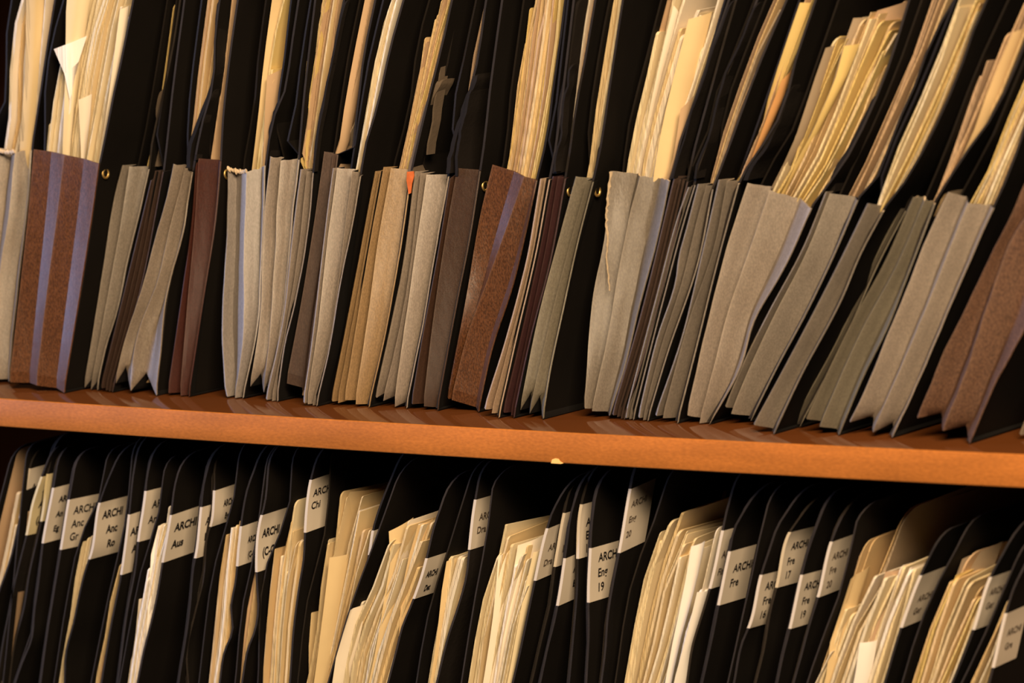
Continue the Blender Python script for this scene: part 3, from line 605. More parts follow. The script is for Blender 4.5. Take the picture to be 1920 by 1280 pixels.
curled([(1263, 10), (1250, 60), (1236, 120)], [(1272, 22), (1260, 70), (1246, 120)], Y+.002, zs(.1)+.004, .003, .0005, 'pale', 'narrow bright sheet leaning across the wide torn grey pocket', Yb=Y+.012)
curled([(1276, 205), (1268, 260), (1256, 330)], [(1300, 180), (1290, 230), (1270, 300)], Y+.002, zs(.1)+.004, .006, .001, 'tan', 'short tan folder at the right front of the wide torn grey pocket', Yb=Y+.012, name='manila_folder')
f, Y, D = upper(19, 'taupe_cloth', [[(1266, 330), (1200, 600), (1148, 779)], [(1274, 336), (1208, 606), (1155, 782)], [(1281, 339), (1216, 606), (1162, 785)], [(1288, 341), (1222, 610), (1168, 787)]], [(1300, 290), (1330, 180), (1357, 80), (1380, 0)],
    'thin dark brown pocket of four pleats beside the wide grey torn one', d=(.008, .008), rim='edge')
flap(f, [(1262, 335), (1270, 300), (1292, 225), (1320, 145), (1345, 75), (1372, 0)], Y-.002, 'fabric', .012, .0012, .0008)
f, Y, D = upper(20, 'grey_cloth', [[(1292, 351), (1278, 389), (1233, 552), (1172, 784)], [(1297, 348), (1283, 389), (1239, 552), (1178, 786)], [(1302, 347), (1289, 389), (1245, 552), (1185, 788)]], [(1306, 325), (1340, 225), (1351, 169), (1385, 90), (1420, 0)],
    'thin grey pocket of three tight pleats, right of the dark brown one', d=(.008, .008))
flap(f, [(1303, 335), (1312, 300), (1338, 225), (1350, 165), (1378, 100), (1418, 5)], Y-.001, 'fabric', .010, .0016, .0007, label='puckered black cloth edging')
f, Y, D = upper(21, 'grey_cloth', [[(1310, 345), (1288, 430), (1273, 487), (1270, 515), (1233, 635), (1197, 784)], [(1324.6, 347), (1310, 400), (1278, 530), (1241, 645), (1204, 788)], [(1335, 355), (1310, 483), (1249, 666), (1212, 790)]], [(1350, 320), (1385, 225), (1420, 130), (1475, 0)],
    'grey pocket with a kinked left pleat, fourth pocket left of the wide fan-shaped one', d=(.008, .010),
    papers=[dict(l=[(1323, 345), (1368, 200), (1400, 110), (1443, 0)], r=[(1343, 345), (1385, 220), (1425, 120), (1475, 10)], n=4, p='d', stag=.003, tops=[(0, -15), (.5, -15), (.6, 60), (1, 55)], tjit=8, label='dull manila folder in the grey pocket with the kinked pleat')])
f, Y, D = upper(22, 'grey_cloth', [[(1349, 337), (1314, 491), (1282, 625), (1229, 780)], [(1363, 339), (1338.7, 462.5), (1294, 592.5), (1241, 784)], [(1383.4, 345), (1343, 495), (1306, 645), (1268, 794)]], [(1406, 305), (1441, 256), (1470, 200), (1490, 120), (1530, 0)],
    'grey pocket with a worn right pleat, holding an orange-tinted folder', d=(.008, .010), rim='fray',
    papers=[dict(l=[(1382, 340), (1403, 300), (1456, 150), (1506, 0)], r=[(1396, 335), (1430, 240), (1474, 130), (1527, 0)], n=3, p='x', stag=.004, label='orange-tinted manila folder in the grey pocket left of the fan-shaped one')])
flap(f, [(1398, 338), (1410, 310), (1442, 262), (1468, 205), (1478, 160)], Y+.001, 'fabric', .02, .003, .0005, label='bulging black lining cloth')
curled([(1500, 5), (1470, 90), (1440, 170)], [(1527, 5), (1500, 85), (1468, 160)], Y+.004, zs(.2)+.004, .008, .001, 'yellow', 'bright manila face in the pocket left of the fan-shaped one', Yb=Y+.014, upto=.25, name='manila_folder')
curled([(1466, 150), (1440, 215), (1412, 290)], [(1486, 128), (1468, 190), (1430, 270)], Y+.003, zs(.2)+.004, .006, .001, 'orange_paper', 'orange-tinted sheet left of the fan-shaped pocket', Yb=Y+.014)
f, Y, D = upper(23, 'light_cloth', [[(1402, 343), (1363, 462.5), (1326.6, 605), (1287, 779)], [(1442.6, 357), (1400, 482), (1363, 592.5), (1338.7, 686), (1310, 794)], [(1520, 391), (1465, 511), (1412, 604), (1387.5, 686), (1327, 796)]], [(1550, 350), (1580, 310), (1616, 244), (1660, 141), (1705, 0)],
    'large pale grey pocket spread wide open like a fan', d=(.006, .007), vf=[.7, .55], rim='light_cloth', Lext=[(1440, 250), (1475, 130), (1522, 0)], wr=.0004, rough_rim=.0005,
    papers=[dict(l=[(1453, 356), (1500, 228), (1524, 160), (1548, 90)], r=[(1515, 385), (1550, 345), (1605, 240), (1655, 130)], n=18, p='y', stag=.010, tops=[(0, 90), (.1, 85), (.18, 90), (.22, 34), (.4, 40), (.46, 20), (.6, 15), (.8, 60), (.88, 105), (1, 120)], tjit=20, label='manila folder in the fan-shaped pale grey pocket'),
            dict(l=[(1560, 300), (1640, 120), (1668, 20)], r=[(1575, 300), (1660, 120), (1695, 14)], n=2, p='k', y=.04, tops=[(0, 18), (1, 12)], label='tall dull folder at the back of the fan-shaped pocket', group='tall dull folders in the fan-shaped pocket')])
curled([(1548, 90), (1520, 170), (1498, 240)], [(1573, 82), (1550, 150), (1520, 240)], Y+.004, zs(.22)+.004, .010, .001, 'dull', 'dull folder with square corner at the left of the fan-shaped pocket', Yb=Y+.014, name='manila_folder')
curled([(1600, 34), (1580, 90), (1560, 160)], [(1634, 32), (1620, 80), (1596, 150)], Y+.008, zs(.24)+.004, .014, .001, 'dull', 'dull folder with a thumb notch behind the fan-shaped pocket stack', Yb=Y+.016, name='manila_folder')
curled([(1583, 86), (1572, 130), (1545, 200)], [(1612, 82), (1594, 130), (1560, 200)], Y+.002, zs(.23)+.004, .006, .001, 'yellow', 'bright yellow sheet at the front of the fan-shaped pocket', Yb=Y+.012)
curled([(1645, 20), (1620, 80), (1600, 140)], [(1708, 0), (1690, 60), (1665, 140)], Y+.016, zs(.26)+.004, .020, .001, 'kraft', 'broad brownish folder at the back right of the fan-shaped pocket', Yb=Y+.024, name='manila_folder')
f, Y, D = upper(24, 'grey_cloth', [[(1550, 359), (1510, 458), (1441, 588), (1400, 670), (1360, 764)], [(1556, 362), (1514, 468), (1447, 600), (1405, 690), (1369, 776)], [(1607, 375), (1562.5, 478), (1505.6, 596), (1460, 680), (1405, 790)]], [(1640, 340), (1680, 240), (1720, 150), (1745, 80), (1790, 0)],
    'medium grey pocket right of the fan-shaped one, tilted onto its corner', d=(.005, .008), vf=[.5, .7], Lext=[(1600, 270), (1660, 150), (1700, 40), (1715, 0)],
    papers=[dict(l=[(1588, 364), (1660, 200), (1700, 100), (1735, 0)], r=[(1622, 375), (1690, 230), (1735, 130), (1785, 0)], n=8, p='d', stag=.008, label='dull tan folder in the grey pocket right of the fan-shaped one')])
flap(f, [(1555, 360), (1562, 335), (1600, 270), (1640, 180)], Y+.006, 'fabric', .02, .004, .0006)
f, Y, D = upper(25, 'grey_cloth', [[(1628, 381), (1585, 470), (1534, 570), (1480, 672), (1412, 797)], [(1654, 397), (1611, 478), (1578.8, 555.6), (1497.5, 710), (1449, 814)]], [(1688, 353), (1754, 237), (1810, 103), (1835, 30), (1850, 0)],
    'grey pocket with a bright bluish bottom tip, holding pinkish curled paper', d=(.008, .006), vf=.6, rim='fray', Lext=[(1665, 320), (1720, 200), (1780, 60), (1800, 0)],
    papers=[dict(l=[(1660, 331), (1707, 219), (1744, 134), (1794, 10)], r=[(1668, 345), (1722, 219), (1760, 134), (1806, 10)], n=2, p='w', stag=.002, curl=.0012, tops=[(0, 6), (1, 6)], label='pinkish white curled paper in the grey pocket with bluish bottom tip', name='paper_sheet', cat='paper', group='curled white papers near the right end'),
            dict(l=[(1672, 350), (1730, 219), (1770, 134), (1810, 30)], r=[(1690, 353), (1754, 234), (1808, 103), (1832, 20)], n=7, p='y', stag=.005, tops=[(0, 4), (.5, 2), (1, 20)], label='yellowish folder right of the pinkish curled paper')])
f, Y, D = upper(26, 'green_grey_cloth', [[(1690, 391), (1643, 480), (1570, 640), (1484, 794)], [(1697, 395), (1650, 485), (1578, 645), (1497, 801)]], [(1712, 360), (1760, 240), (1800, 150), (1855, 0)],
    'very thin olive-grey pocket hidden between two wider ones near the right end', d=(.006, .006))
f, Y, D = upper(27, 'green_grey_cloth', [[(1713, 369), (1660, 490), (1600, 600), (1511, 786)], [(1733, 375), (1680, 500), (1620, 610), (1535, 800)], [(1751, 383), (1701, 515), (1660, 620), (1620, 700), (1571, 816)]], [(1772, 350), (1800, 300), (1840, 250), (1880, 180), (1930, 60)],
    'olive-grey pocket with a frayed rim, right of the very thin one', d=(.004, .006), rim='fray', rough_rim=.001, Lext=[(1745, 300), (1800, 180), (1880, 20)],
    papers=[dict(l=[(1747, 369), (1785, 269), (1835, 137), (1900, -5)], r=[(1785, 350), (1835, 265), (1879, 184), (1945, 20)], n=9, p='d', stag=.006, tops=[(0, 130), (.2, 120), (.3, 60), (.4, -20), (1, -20)], label='dull manila folder in the frayed olive-grey pocket')])
curled([(1900, 60), (1860, 150), (1820, 260)], [(1925, 50), (1890, 140), (1850, 250)], Y+.003, zs(.3)+.004, .008, .001, 'manila2', 'broad manila face in the frayed olive-grey pocket', Yb=Y+.012, name='manila_folder')
f, Y, D = upper(28, 'light_cloth', [[(1778, 359), (1733, 458), (1684, 580), (1640, 690), (1592, 792)], [(1816, 381), (1786, 454), (1741, 564), (1700, 665), (1635, 811)], [(1863, 389), (1831, 458), (1798, 531), (1753, 637), (1701, 759), (1669, 821)]], [(1890, 330), (1925, 230), (1970, 100)],
    'pinkish beige pocket with scooped rim and crumpled bottom, second from the right end', d=(.005, .008), vf=[.6, .6], zz=.006, wr=.0006, rough_rim=.0006, Lext=[(1810, 300), (1860, 180), (1920, 50)],
    papers=[dict(l=[(1822, 378), (1860, 272), (1920, 131), (1960, 40)], r=[(1866, 388), (1905, 300), (1960, 180), (2000, 80)], n=9, p='y', stag=.005, label='yellowish folder in the pinkish beige pocket near the right end')])
f, Y, D = upper(29, 'matt_brown_cloth', [[(1925, 335), (1871, 454), (1814, 572), (1757.5, 685.6), (1719, 784)], [(1985, 350), (1912, 420), (1855, 564), (1814, 686), (1766, 808)], [(2010, 390), (1960, 520), (1920, 615), (1863, 726), (1815, 832)]], [(2040, 300), (2080, 180), (2130, 20)],
    'wide matt brown pocket leaning strongly at the right end', d=(.003, .007), vf=[.6, .6], zz=.006, rim='brown_cloth', wr=.0009)
f, Y, D = upper(30, 'beige_cloth', [[(2060, 420), (1985, 640), (1912, 816)], [(2080, 420), (2000, 640), (1926, 820)], [(2100, 425), (2020, 650), (1945, 825)]], [(2120, 350), (2150, 240)],
    'beige pocket just entering the frame at the right edge', d=(.006, .008))

# ------------------------------------------------------------------ lower row
LOW_TOP = -.019-.0105
def slope_tz(pt, sx, deg):
    def sl(tz):
        a = proj(pt); b = proj(pt+np.array([sx, 1, tz])*.02); return math.degrees(math.atan2(a[1]-b[1], b[0]-a[0]))
    lo, hi = -.6, .6
    for _ in range(40):
        m_ = (lo+hi)/2
        if sl(m_) < deg: lo = m_
        else: hi = m_
    return (lo+hi)/2
def lower(edge, word, label_y=None, lines=(), left=None, y=.026, slope=17, sx=0.0, cap=15, bold=False, ink='ink', ua=.0065, stick='sticker', wlab=.030, papers=(), r=.013, fr=None, what=None, wave=.0002, col='black', tw=1.0):
    edge = sorted(edge, key=lambda q: -q[1])
    pts = extend_down([P(a, b, y) for a, b in edge], FL+.0008)
    pts = extend_up(pts, pts[-1][2]+r)
    lab = what or ('black file pocket whose side sticker reads '+word)
    f = thing('file_pocket', (pts[0][0], y, FL), lab, 'file pocket')
    mid = P(*edge[-1], y)
    tz = slope_tz(mid, sx, slope)
    bo, D = sheet('board', pts, DEP, .0015, (col, 'edge'), sx=sx, tz=tz, r=r, rows=44, floor=FL+.0008, parent=f, wave=wave, us=[0, .004, .012, .024, .038, .07, .13, DEP])
    bo['label'] = 'black right-hand board'
    if left is None and papers:
        le = sorted([(a-8, b) for a, b in papers[0]['l']], key=lambda q: -q[1]); ly = y
    elif left is None:
        le = [(a-3, b+2) for a, b in edge]; ly = y+.003
    else: le = sorted(left, key=lambda q: -q[1]); ly = y
    lp = extend_down([P(a, b, ly) for a, b in le], FL+.0008); lp = extend_up(lp, (lp[-1][2]+r) if not papers else max(lp[-1][2]+.003, pts[-1][2]))
    lo, _ = sheet('board', lp, DEP-.004, .0011, ('black', 'edge'), sx=sx, tz=tz*.8, r=r, rows=14, floor=FL+.0008, parent=f, wave=.0003)
    lo['label'] = 'black left-hand board'
    # simple cloth front low in the pocket, joins the two boards
    a0, b0 = lp[0], pts[0]
    zt = FL+.135
    def onb(pp, z):
        e = Edge(pp); i = np.argmin(abs(e.p[:, 2]-z)); return e.p[i]
    top = [onb(lp, zt), onb(pts, zt)]; bot = [onb(lp, FL+.001), onb(pts, FL+.001)]
    V, Fc = [], []
    for k in range(5):
        u = k/4; dy = [0, .006, .001, .006, 0][k]
        for rr_ in range(4):
            t = rr_/3; L_ = top[0]*(1-t)+bot[0]*t; R_ = top[1]*(1-t)+bot[1]*t
            V.append(L_*(1-u)+R_*u+np.array([0, dy+.0005, 0]))
    for k in range(4):
        for rr_ in range(3): Fc.append((k*4+rr_, k*4+rr_+1, k*4+5+rr_, k*4+4+rr_))
    mesh_obj('gusset', V, Fc, ['grey_cloth'], None, f)
    if label_y:
        s1, s0 = D['E'].s_for_y(label_y[0]), D['E'].s_for_y(label_y[1])
        nu, nv = 6, 14; V, Fc = [], []
        uu = [-.0004]+list(np.linspace(0, wlab, nu))
        def lp_(s, u, off):
            p = face_pt(D, s, max(u, 0), off)
            return p
        for v in np.linspace(0, 1, nv):
            s = s0*(1-v)+s1*v; e = face_pt(D, s, 0, 0)
            V.append(e+np.array([-D['thick'], -.0004, 0])); V.append(e+np.array([.0005, -.0004, 0]))
            for u in uu[1:]: V.append(face_pt(D, s, u, .0005))
        cN = nu+2
        for i in range(nv-1):
            for j in range(cN-1): Fc.append((i*cN+j, i*cN+j+1, (i+1)*cN+j+1, (i+1)*cN+j))
        st = mesh_obj('sticker', V, Fc, [stick], None, f, sharp=40); st['label'] = 'cream sticker with black type' if lines else 'blank cream sticker'
        if lines:
            fr = fr or {1: [.3], 2: [.30, .60], 3: [.24, .51, .77]}[len(lines)]
            V, Fc = [], []
            H = s1-s0; size = cap/3130/.66
            for li, (tx, fq) in enumerate(zip(lines, fr)):
                g, fa = text_geo(tx, bold); sc = s1-H*fq-size*.35
                u0 = (ua[li] if isinstance(ua, (list, tuple)) else ua)*.72
                n0 = len(V)
                for q in g: V.append(face_pt(D, sc+q[1]*size, u0+q[0]*size*1.0*tw, .0008))
                Fc += [tuple(n0+k for k in t) for t in fa]
            mesh_obj('lettering', V, Fc, [ink], None, f, smooth=False).parent = st
            bpy.context.view_layer.update()
            # st sits at the pocket's origin, so the lettering keeps its place
    LIM['low'].append(limiter(lp, pts))
    for pb in papers:
        a = dict(pb); l_, r_, n, pal = a.pop('l'), a.pop('r'), a.pop('n'), a.pop('p'); yo = max(.001, a.pop('y', .001)); r_ = [(x-3, yy) for x, yy in r_]
        block(l_, r_, n, pal, y+yo, FL+.003, lim=limiter(lp, pts), label=a.pop('label', 'folder in the lower-row pocket labelled '+word), group=a.pop('group', 'folders in the pocket labelled '+word), **a)
    return f

lower([(56, 876), (37, 971), (20, 1045), (-6, 1120), (-50, 1280)], 'A 2', (878, 971), ('Am', '2.'), cap=14, slope=16, y=.028, ua=.006, fr=[.4, .75], what='black file pocket at the far left whose sticker shows only a 2',
      papers=[dict(l=[(30, 851), (11, 925), (-8, 1000), (-60, 1200)], r=[(33, 851), (14, 925), (-4, 1000), (-56, 1200)], n=1, p='k', tops=[(0, 842), (1, 842)], tjit=0, y=.002, rc=(.006, .006), label='tall tan folder at the far left end, lower row'),
              dict(l=[(20, 950), (-12, 1100), (-50, 1280)], r=[(42, 960), (16, 1080), (-20, 1210)], n=5, p='m', tops=[(0, 970), (.5, 935), (.8, 940), (1, 975)], y=-.004, label='manila folder at the far left end of the lower row', group='folders at the lower left end')])
lower([(90, 862), (78, 893), (61, 945), (51, 1002), (37, 1055), (22, 1119), (7, 1194), (-6, 1280)], 'A (A', (893, 1003), ('Am', 'Ar', '(A'), cap=14, slope=12, y=.024, stick='sticker_yellow', ua=.007, bold=True, wave=.0006, col='fabric', r=.010,
      what='black file pocket with yellowed sticker near the far left',
      papers=[dict(l=[(46, 962), (38, 1040)], r=[(49, 962), (41, 1040)], n=1, p='p', tops=[(0, 960), (1, 960)], tjit=0, y=-.001, label='thin cream paper left of the yellowed sticker', name='paper_sheet', cat='paper')])
lower([(97, 850), (89, 888), (77, 977), (71, 1002), (56, 1070), (45, 1137), (26, 1212), (18, 1280)], 'blank', (888, 977), (), slope=12, y=.027, stick='sticker_yellow', wave=.0005, what='black file pocket with a narrow blank yellow sticker')
lower([(106, 874), (100, 914), (81, 1018), (71, 1100), (64, 1145), (60, 1194), (41, 1242), (28, 1280)], 'ARC An Eg', (914, 1018), ('ARCHI', 'An', 'Eg'), cap=12.5, slope=14, bold=True, y=.024, ua=.0095, wave=.0004)
lower([(139, 880), (129, 936), (114, 1030), (110, 1055), (99, 1122), (86, 1205), (76, 1280)], 'Anc Gr', (936, 1030), ('ARCHI', 'Anc', 'Gr'), cap=16, slope=11, y=.021, ua=.0075, wlab=.035)
lower([(214, 871), (203, 897), (187, 942), (168, 1048), (165, 1055), (150, 1111), (139, 1164), (124, 1224), (121, 1280)], 'Anc Ro', (942, 1048), ('ARCHI', 'Anc', 'Ro'), cap=16, slope=14, bold=True, y=.021, tw=.9, ua=[.006, .014, .018], wlab=.034, left=[(199, 841), (193, 912), (150, 1010), (126, 1120), (98, 1300)], wave=.0005,
      papers=[dict(l=[(149, 1012), (140, 1060), (122, 1180), (107, 1285)], r=[(172, 1010), (156, 1090), (140, 1160), (120, 1285)], n=3, p='m', tops=[(0, 1012), (.4, 1008), (1, 1003)], tjit=2, y=.001, fill=.3, label='manila folder left of the sticker reading Anc Ro')])
lower([(255, 857), (249, 894), (242, 964), (227, 1077), (210, 1160), (190, 1280)], 'AR A', (964, 1077), ('ARCHI', 'Art'), cap=15, slope=17, bold=True, y=.024, ua=[.003, .008], left=[(246, 870), (237, 964), (205, 1110), (168, 1290)],
      papers=[dict(l=[(234, 978), (205, 1110), (176, 1285)], r=[(238, 975), (222, 1100), (190, 1285)], n=4, p='x', tops=[(0, 1058), (.3, 1058), (.5, 976), (1, 976)], tjit=1, y=.001, label='manila folder left of the second bold sticker reading AR')])
lower([(281, 867), (275, 897), (273, 920), (259, 1015), (255, 1055), (240, 1137), (221, 1280)], 'Art', (920, 1015), ('ARCHI', 'Art'), cap=15.5, slope=14, y=.024, ua=[.010, .008])
lower([(333, 890), (328, 909), (320, 965), (304.5, 1054), (300, 1081), (287, 1152), (270, 1220), (258, 1280)], 'Aus', (965, 1054), ('ARCHI', 'Aus'), cap=16, slope=18, bold=True, y=.020, ua=.0068, wlab=.034, fr=[.3, .66], left=[(307, 860), (304, 924), (262, 1080), (222, 1290)], wave=.0004,
      papers=[dict(l=[(300, 960), (268, 1080), (250, 1180), (236, 1285)], r=[(317, 960), (302, 1060), (288, 1140), (266, 1240), (258, 1285)], n=9, p='w', tops=[(0, 1186), (.12, 1150), (.2, 1094), (.34, 1066), (.45, 1066), (.5, 985), (.75, 984), (.85, 952), (1, 950)], tjit=2, y=-.003, stag=.003, label='pale paper bundle left of the sticker reading Aus', group='papers left of the Aus sticker')])
lower([(390, 875), (381, 912), (377, 950), (366, 1046), (364, 1055), (356, 1137), (335, 1280)], 'AR B', (950, 1046), ('ARCHI', 'B.'), cap=15, slope=16, y=.024, ua=[.006, .006])
lower([(401, 884), (401, 919), (394, 987), (391, 995), (381, 1085), (364, 1156), (351, 1224), (353, 1280)], 'Byz', (919, 987), ('ARCHI', 'Byz'), cap=12.5, slope=18, bold=True, y=.027, ua=[.0125, .016], tw=.62, wlab=.033, fr=[.42, .78], wave=.0005)
lower([(480, 868), (465, 912), (451, 986), (444, 1061), (442, 1085), (433, 1137), (437, 1182), (420, 1224), (412, 1280)], '(C-G) small', (986, 1061), ('ARCHI', '(C-Gl'), cap=12, slope=18, bold=True, y=.024, ua=[.0103, .012], tw=.62, fr=[.40, .78], left=[(448, 852), (444, 897), (398, 1080), (372, 1290)], wave=.0007,
      what='black file pocket whose smaller sticker reads ARCHI (C-G, left of the larger one',
      papers=[dict(l=[(418, 1000), (401, 1107), (384, 1285)], r=[(446, 1000), (436, 1100), (430, 1190), (414, 1285)], n=7, p='m', tops=[(0, 1003), (.3, 995), (.35, 1020), (.6, 1018), (.7, 985), (1, 980)], tjit=8, y=.001, label='manila folder left of the smaller sticker reading (C-G')])
lower([(503, 875), (493, 957), (490.5, 965), (481, 1072), (482, 1100), (484, 1137), (476, 1186), (465, 1212), (453, 1280)], '(C-G) large', (965, 1072), ('ARCHI', '(C-Gl'), cap=16, slope=17, bold=True, y=.021, ua=[.004, .006], tw=.78, wlab=.028, fr=[.35, .68], wave=.0004, left=[(500, 862), (488, 957), (476, 1040), (456, 1130), (440, 1285)],
      what='black file pocket whose larger sticker reads ARCHI (C-G',
      papers=[dict(l=[(478, 1032), (463, 1110), (445, 1285)], r=[(482, 1032), (481, 1110), (462, 1220), (450, 1285)], n=2, p='t', tops=[(0, 1034), (1, 1030)], tjit=2, y=.001, label='tan folder left of the larger sticker reading (C-G'),
              dict(l=[(464, 1085), (455, 1150)], r=[(466, 1085), (457, 1150)], n=1, p='k', tops=[(0, 1082), (1, 1082)], tjit=0, y=-.001, label='narrow dark card edge between the two (C-G stickers', name='card')])
lower([(589, 875), (583, 899), (572, 998), (570, 1040), (560.6, 1100), (551, 1175), (543, 1280)], 'Chi', (899, 998), ('ARCHI', 'Chi'), cap=14, slope=19, y=.023, ua=[.005, .004], wlab=.026, fr=[.28, .52], left=[(547.5, 862), (542, 950), (500, 1060), (482, 1300)],
      papers=[dict(l=[(509, 1030), (506, 1100), (499, 1160), (491, 1285)], r=[(574, 1000), (560, 1100), (543, 1285)], n=11, p='m', tops=[(0, 1033), (.12, 1036), (.2, 1060), (.3, 1075), (.33, 945), (.45, 942), (.5, 1000), (.7, 1012), (1, 1006)], tjit=8, y=-.002, stag=.008, label='manila folder left of the sticker reading Chi')])
# pocket whose sticker shows only an A (partly hidden behind cream folders)
lower([(742, 876), (712.5, 950), (699, 995), (693, 1035), (688, 1059), (668, 1130), (640, 1285)], 'A alone', (994, 1040), ('A',), cap=15, slope=20, y=.030, bold=True, fr=[.45], ua=.011, wlab=.022, what='black file pocket mostly hidden by cream folders, sticker showing one letter', left=[(620.6, 854), (611, 987), (576, 1130), (556, 1300)],
      papers=[dict(l=[(594, 1014), (589, 1110), (582, 1200), (566, 1285)], r=[(693, 1040), (672, 1110), (655, 1180), (628, 1285)], n=11, p='m', tops=[(0, 1014), (.1, 1012), (.25, 1048), (.3, 922), (.5, 920), (.55, 958), (.68, 960), (.72, 996), (1, 990)], tjit=2, y=-.004, stag=.006, label='broad manila folder between the Chi sticker and the one-letter sticker', fill=.45),
              dict(l=[(567, 1156), (569, 1200), (572, 1285)], r=[(570, 1156), (572, 1200), (576, 1285)], n=1, p='m', tops=[(0, 1150), (1, 1150)], tjit=0, y=-.010, label='short manila folder in front, right of the Chi board')])
lower([(831, 938), (811, 1000), (800, 1046), (776, 1122), (755, 1175), (742, 1224), (725, 1285)], 'Det', (1046, 1122), ('ARCHI', 'Det'), cap=12.5, slope=17, bold=True, y=.021, ua=[.0045, .0085], tw=.66, wlab=.033, fr=[.42, .78], left=[(757, 864), (735, 924), (708, 1000), (660, 1130), (612, 1290)], wave=.0006, r=.016,
      papers=[dict(l=[(700, 1020), (668, 1130), (640, 1180), (622, 1285)], r=[(812, 1010), (780, 1110), (758, 1170), (724, 1285)], n=17, p='c', tops=[(0, 1140), (.14, 1143), (.18, 1020), (.34, 1012), (.38, 988), (.5, 984), (.55, 1052), (.64, 990), (.75, 985), (.8, 1060), (1, 1075)], tjit=10, y=-.006, stag=.010, label='cream folder left of the sticker reading Det', curl=.001)])
lower([(896, 905), (890.6, 936), (879, 1030), (874, 1081), (859, 1137), (844, 1182), (817, 1285)], 'Dra upper', (936, 1030), ('ARCHI', 'Dra'), cap=13, slope=16, y=.026, ua=[.0075, .006], fr=[.38, .64], ink='ink_grey', left=[(872, 926), (843, 1020), (806, 1140), (780, 1285)], wave=.0007, what='black file pocket whose higher sticker reads ARCHI Dra, right of the Det one', col='fabric',
      papers=[dict(l=[(826, 1075), (808, 1180), (793, 1285)], r=[(872, 1045), (856, 1130), (820, 1285)], n=6, p='m', tops=[(0, 1078), (.15, 1075), (.2, 1048), (.6, 1045), (.9, 1042), (1, 1040)], tjit=2, y=.001, label='manila folder right of the sticker reading Det')])
lower([(1048, 936), (1035, 961), (1026, 990), (1003, 1088), (990, 1149), (975, 1220), (960, 1285)], 'Dra lower', (990, 1088), ('ARCHI', 'Dra'), cap=12.5, slope=22, y=.022, ua=[.008, .0055], fr=[.42, .70], ink='ink_grey', left=[(936, 882), (924, 912), (919, 957), (885, 1156), (864, 1285)], what='black file pocket whose lower sticker reads ARCHI Dra, right of cream folders',
      papers=[dict(l=[(926, 985), (905, 1090), (885, 1175), (868, 1285)], r=[(1022, 1010), (1000, 1090), (980, 1170), (957, 1285)], n=16, p='c', tops=[(0, 1100), (.06, 1098), (.1, 985), (.22, 983), (.26, 1045), (.36, 1028), (.46, 1040), (.52, 1085), (.6, 1040), (.68, 1025), (.78, 1082), (.85, 1100), (1, 1090)], tjit=10, y=-.004, stag=.010, label='cream folder left of the lower sticker reading Dra'),
              dict(l=[(977, 925), (962, 970), (950, 1010)], r=[(980, 925), (965, 970), (953, 1010)], n=1, p='k', tops=[(0, 1002), (1, 1002)], tjit=0, y=.012, label='dull folder behind the cream folders, right of the upper Dra sticker')])
lower([(1063, 936), (1057, 961), (1040, 1062), (1031, 1130), (1016, 1194), (995, 1285)], 'Du', (961, 1062), ('ARCHI', 'Dut'), cap=13.5, slope=17, y=.028, ua=[.006, .0045], fr=[.35, .68], ink='ink_grey', wave=.0005)
lower([(1082, 925), (1070, 965), (1063, 1017), (1059, 1046), (1045, 1135), (1040, 1160), (1027, 1212), (1011, 1285)], 'AR low', (1046, 1135), ('ARCHI', 'Ear'), cap=12.5, slope=22, bold=True, y=.022, ua=[.0135, .016], fr=[.30, .62], what='black file pocket with lower sticker partly hidden behind the Eng 19 boards', wave=.0003)
lower([(1099, 912), (1090, 945), (1083, 1047), (1082, 1100), (1076, 1175), (1066, 1285)], 'Eng 17', (945, 1047), ('ARCHI', 'Eng', '17'), cap=15, slope=15, y=.025, ua=[.0085, .0085, .008], fr=[.36, .60, .84], what='black file pocket whose narrow sticker Eng 17 is half covered')
lower([(1115, 938), (1109, 987), (1107, 1027), (1103, 1129), (1104, 1175), (1099, 1285)], 'Eng 19', (1027, 1129), ('ARCHI', 'Eng', '19'), cap=15.5, slope=15, y=.020, ua=[.0105, .0105, .0105], r=.018, fr=[.21, .49, .76], what='black file pocket whose clear low sticker reads Eng 19')
lower([(1186, 895), (1182, 916), (1161, 1036), (1151, 1085), (1140, 1149), (1134, 1224), (1126, 1285)], 'Eng 20', (916, 1036), ('ARCHI', 'Eng', '20'), cap=12, slope=24, y=.022, ua=[.004, .0035, .003], wlab=.027, ink='ink_grey', fr=[.26, .50, .73], wave=.0003, what='black file pocket whose high slanted sticker reads Eng 20')
lower([(1373, 920), (1361, 965), (1355, 994), (1331, 1103), (1320, 1140), (1298, 1212), (1287, 1285)], 'Fin', (994, 1103), ('ARCHI', 'Fin'), cap=13, slope=15, y=.028, ua=[.004, .003], fr=[.42, .72], ink='ink_grey', left=[(1256, 882), (1236, 950), (1188, 1080), (1152, 1290)],
      papers=[dict(l=[(1237, 969), (1200, 1062), (1181, 1160), (1163, 1285)], r=[(1322, 1010), (1300, 1090), (1275, 1180), (1240, 1285)], n=15, p='c', tops=[(0, 1060), (.05, 1000), (.1, 962), (.2, 1040), (.26, 1040), (.28, 956), (.4, 1000), (.5, 992), (.6, 1020), (.7, 1050), (.85, 1026), (1, 1026)], tjit=10, y=-.004, stag=.012, label='cream folder left of the sticker reading Fin'),
              dict(l=[(1306, 1108), (1280, 1190), (1258, 1285)], r=[(1326, 1108), (1302, 1190), (1284, 1285)], n=2, p='w', tops=[(0, 1108), (1, 1106)], tjit=1, y=-.006, fill=.7, label='thick whitish paper bundle left of the sticker reading Fin', name='paper_sheet', cat='paper', group='whitish papers beside the Fin sticker'),
              dict(l=[(1344, 995), (1322, 1080)], r=[(1348, 995), (1326, 1080)], n=1, p='w', tops=[(0, 990), (1, 990)], tjit=0, y=-.003, label='narrow white card strip beside the sticker reading Fin', name='card')])
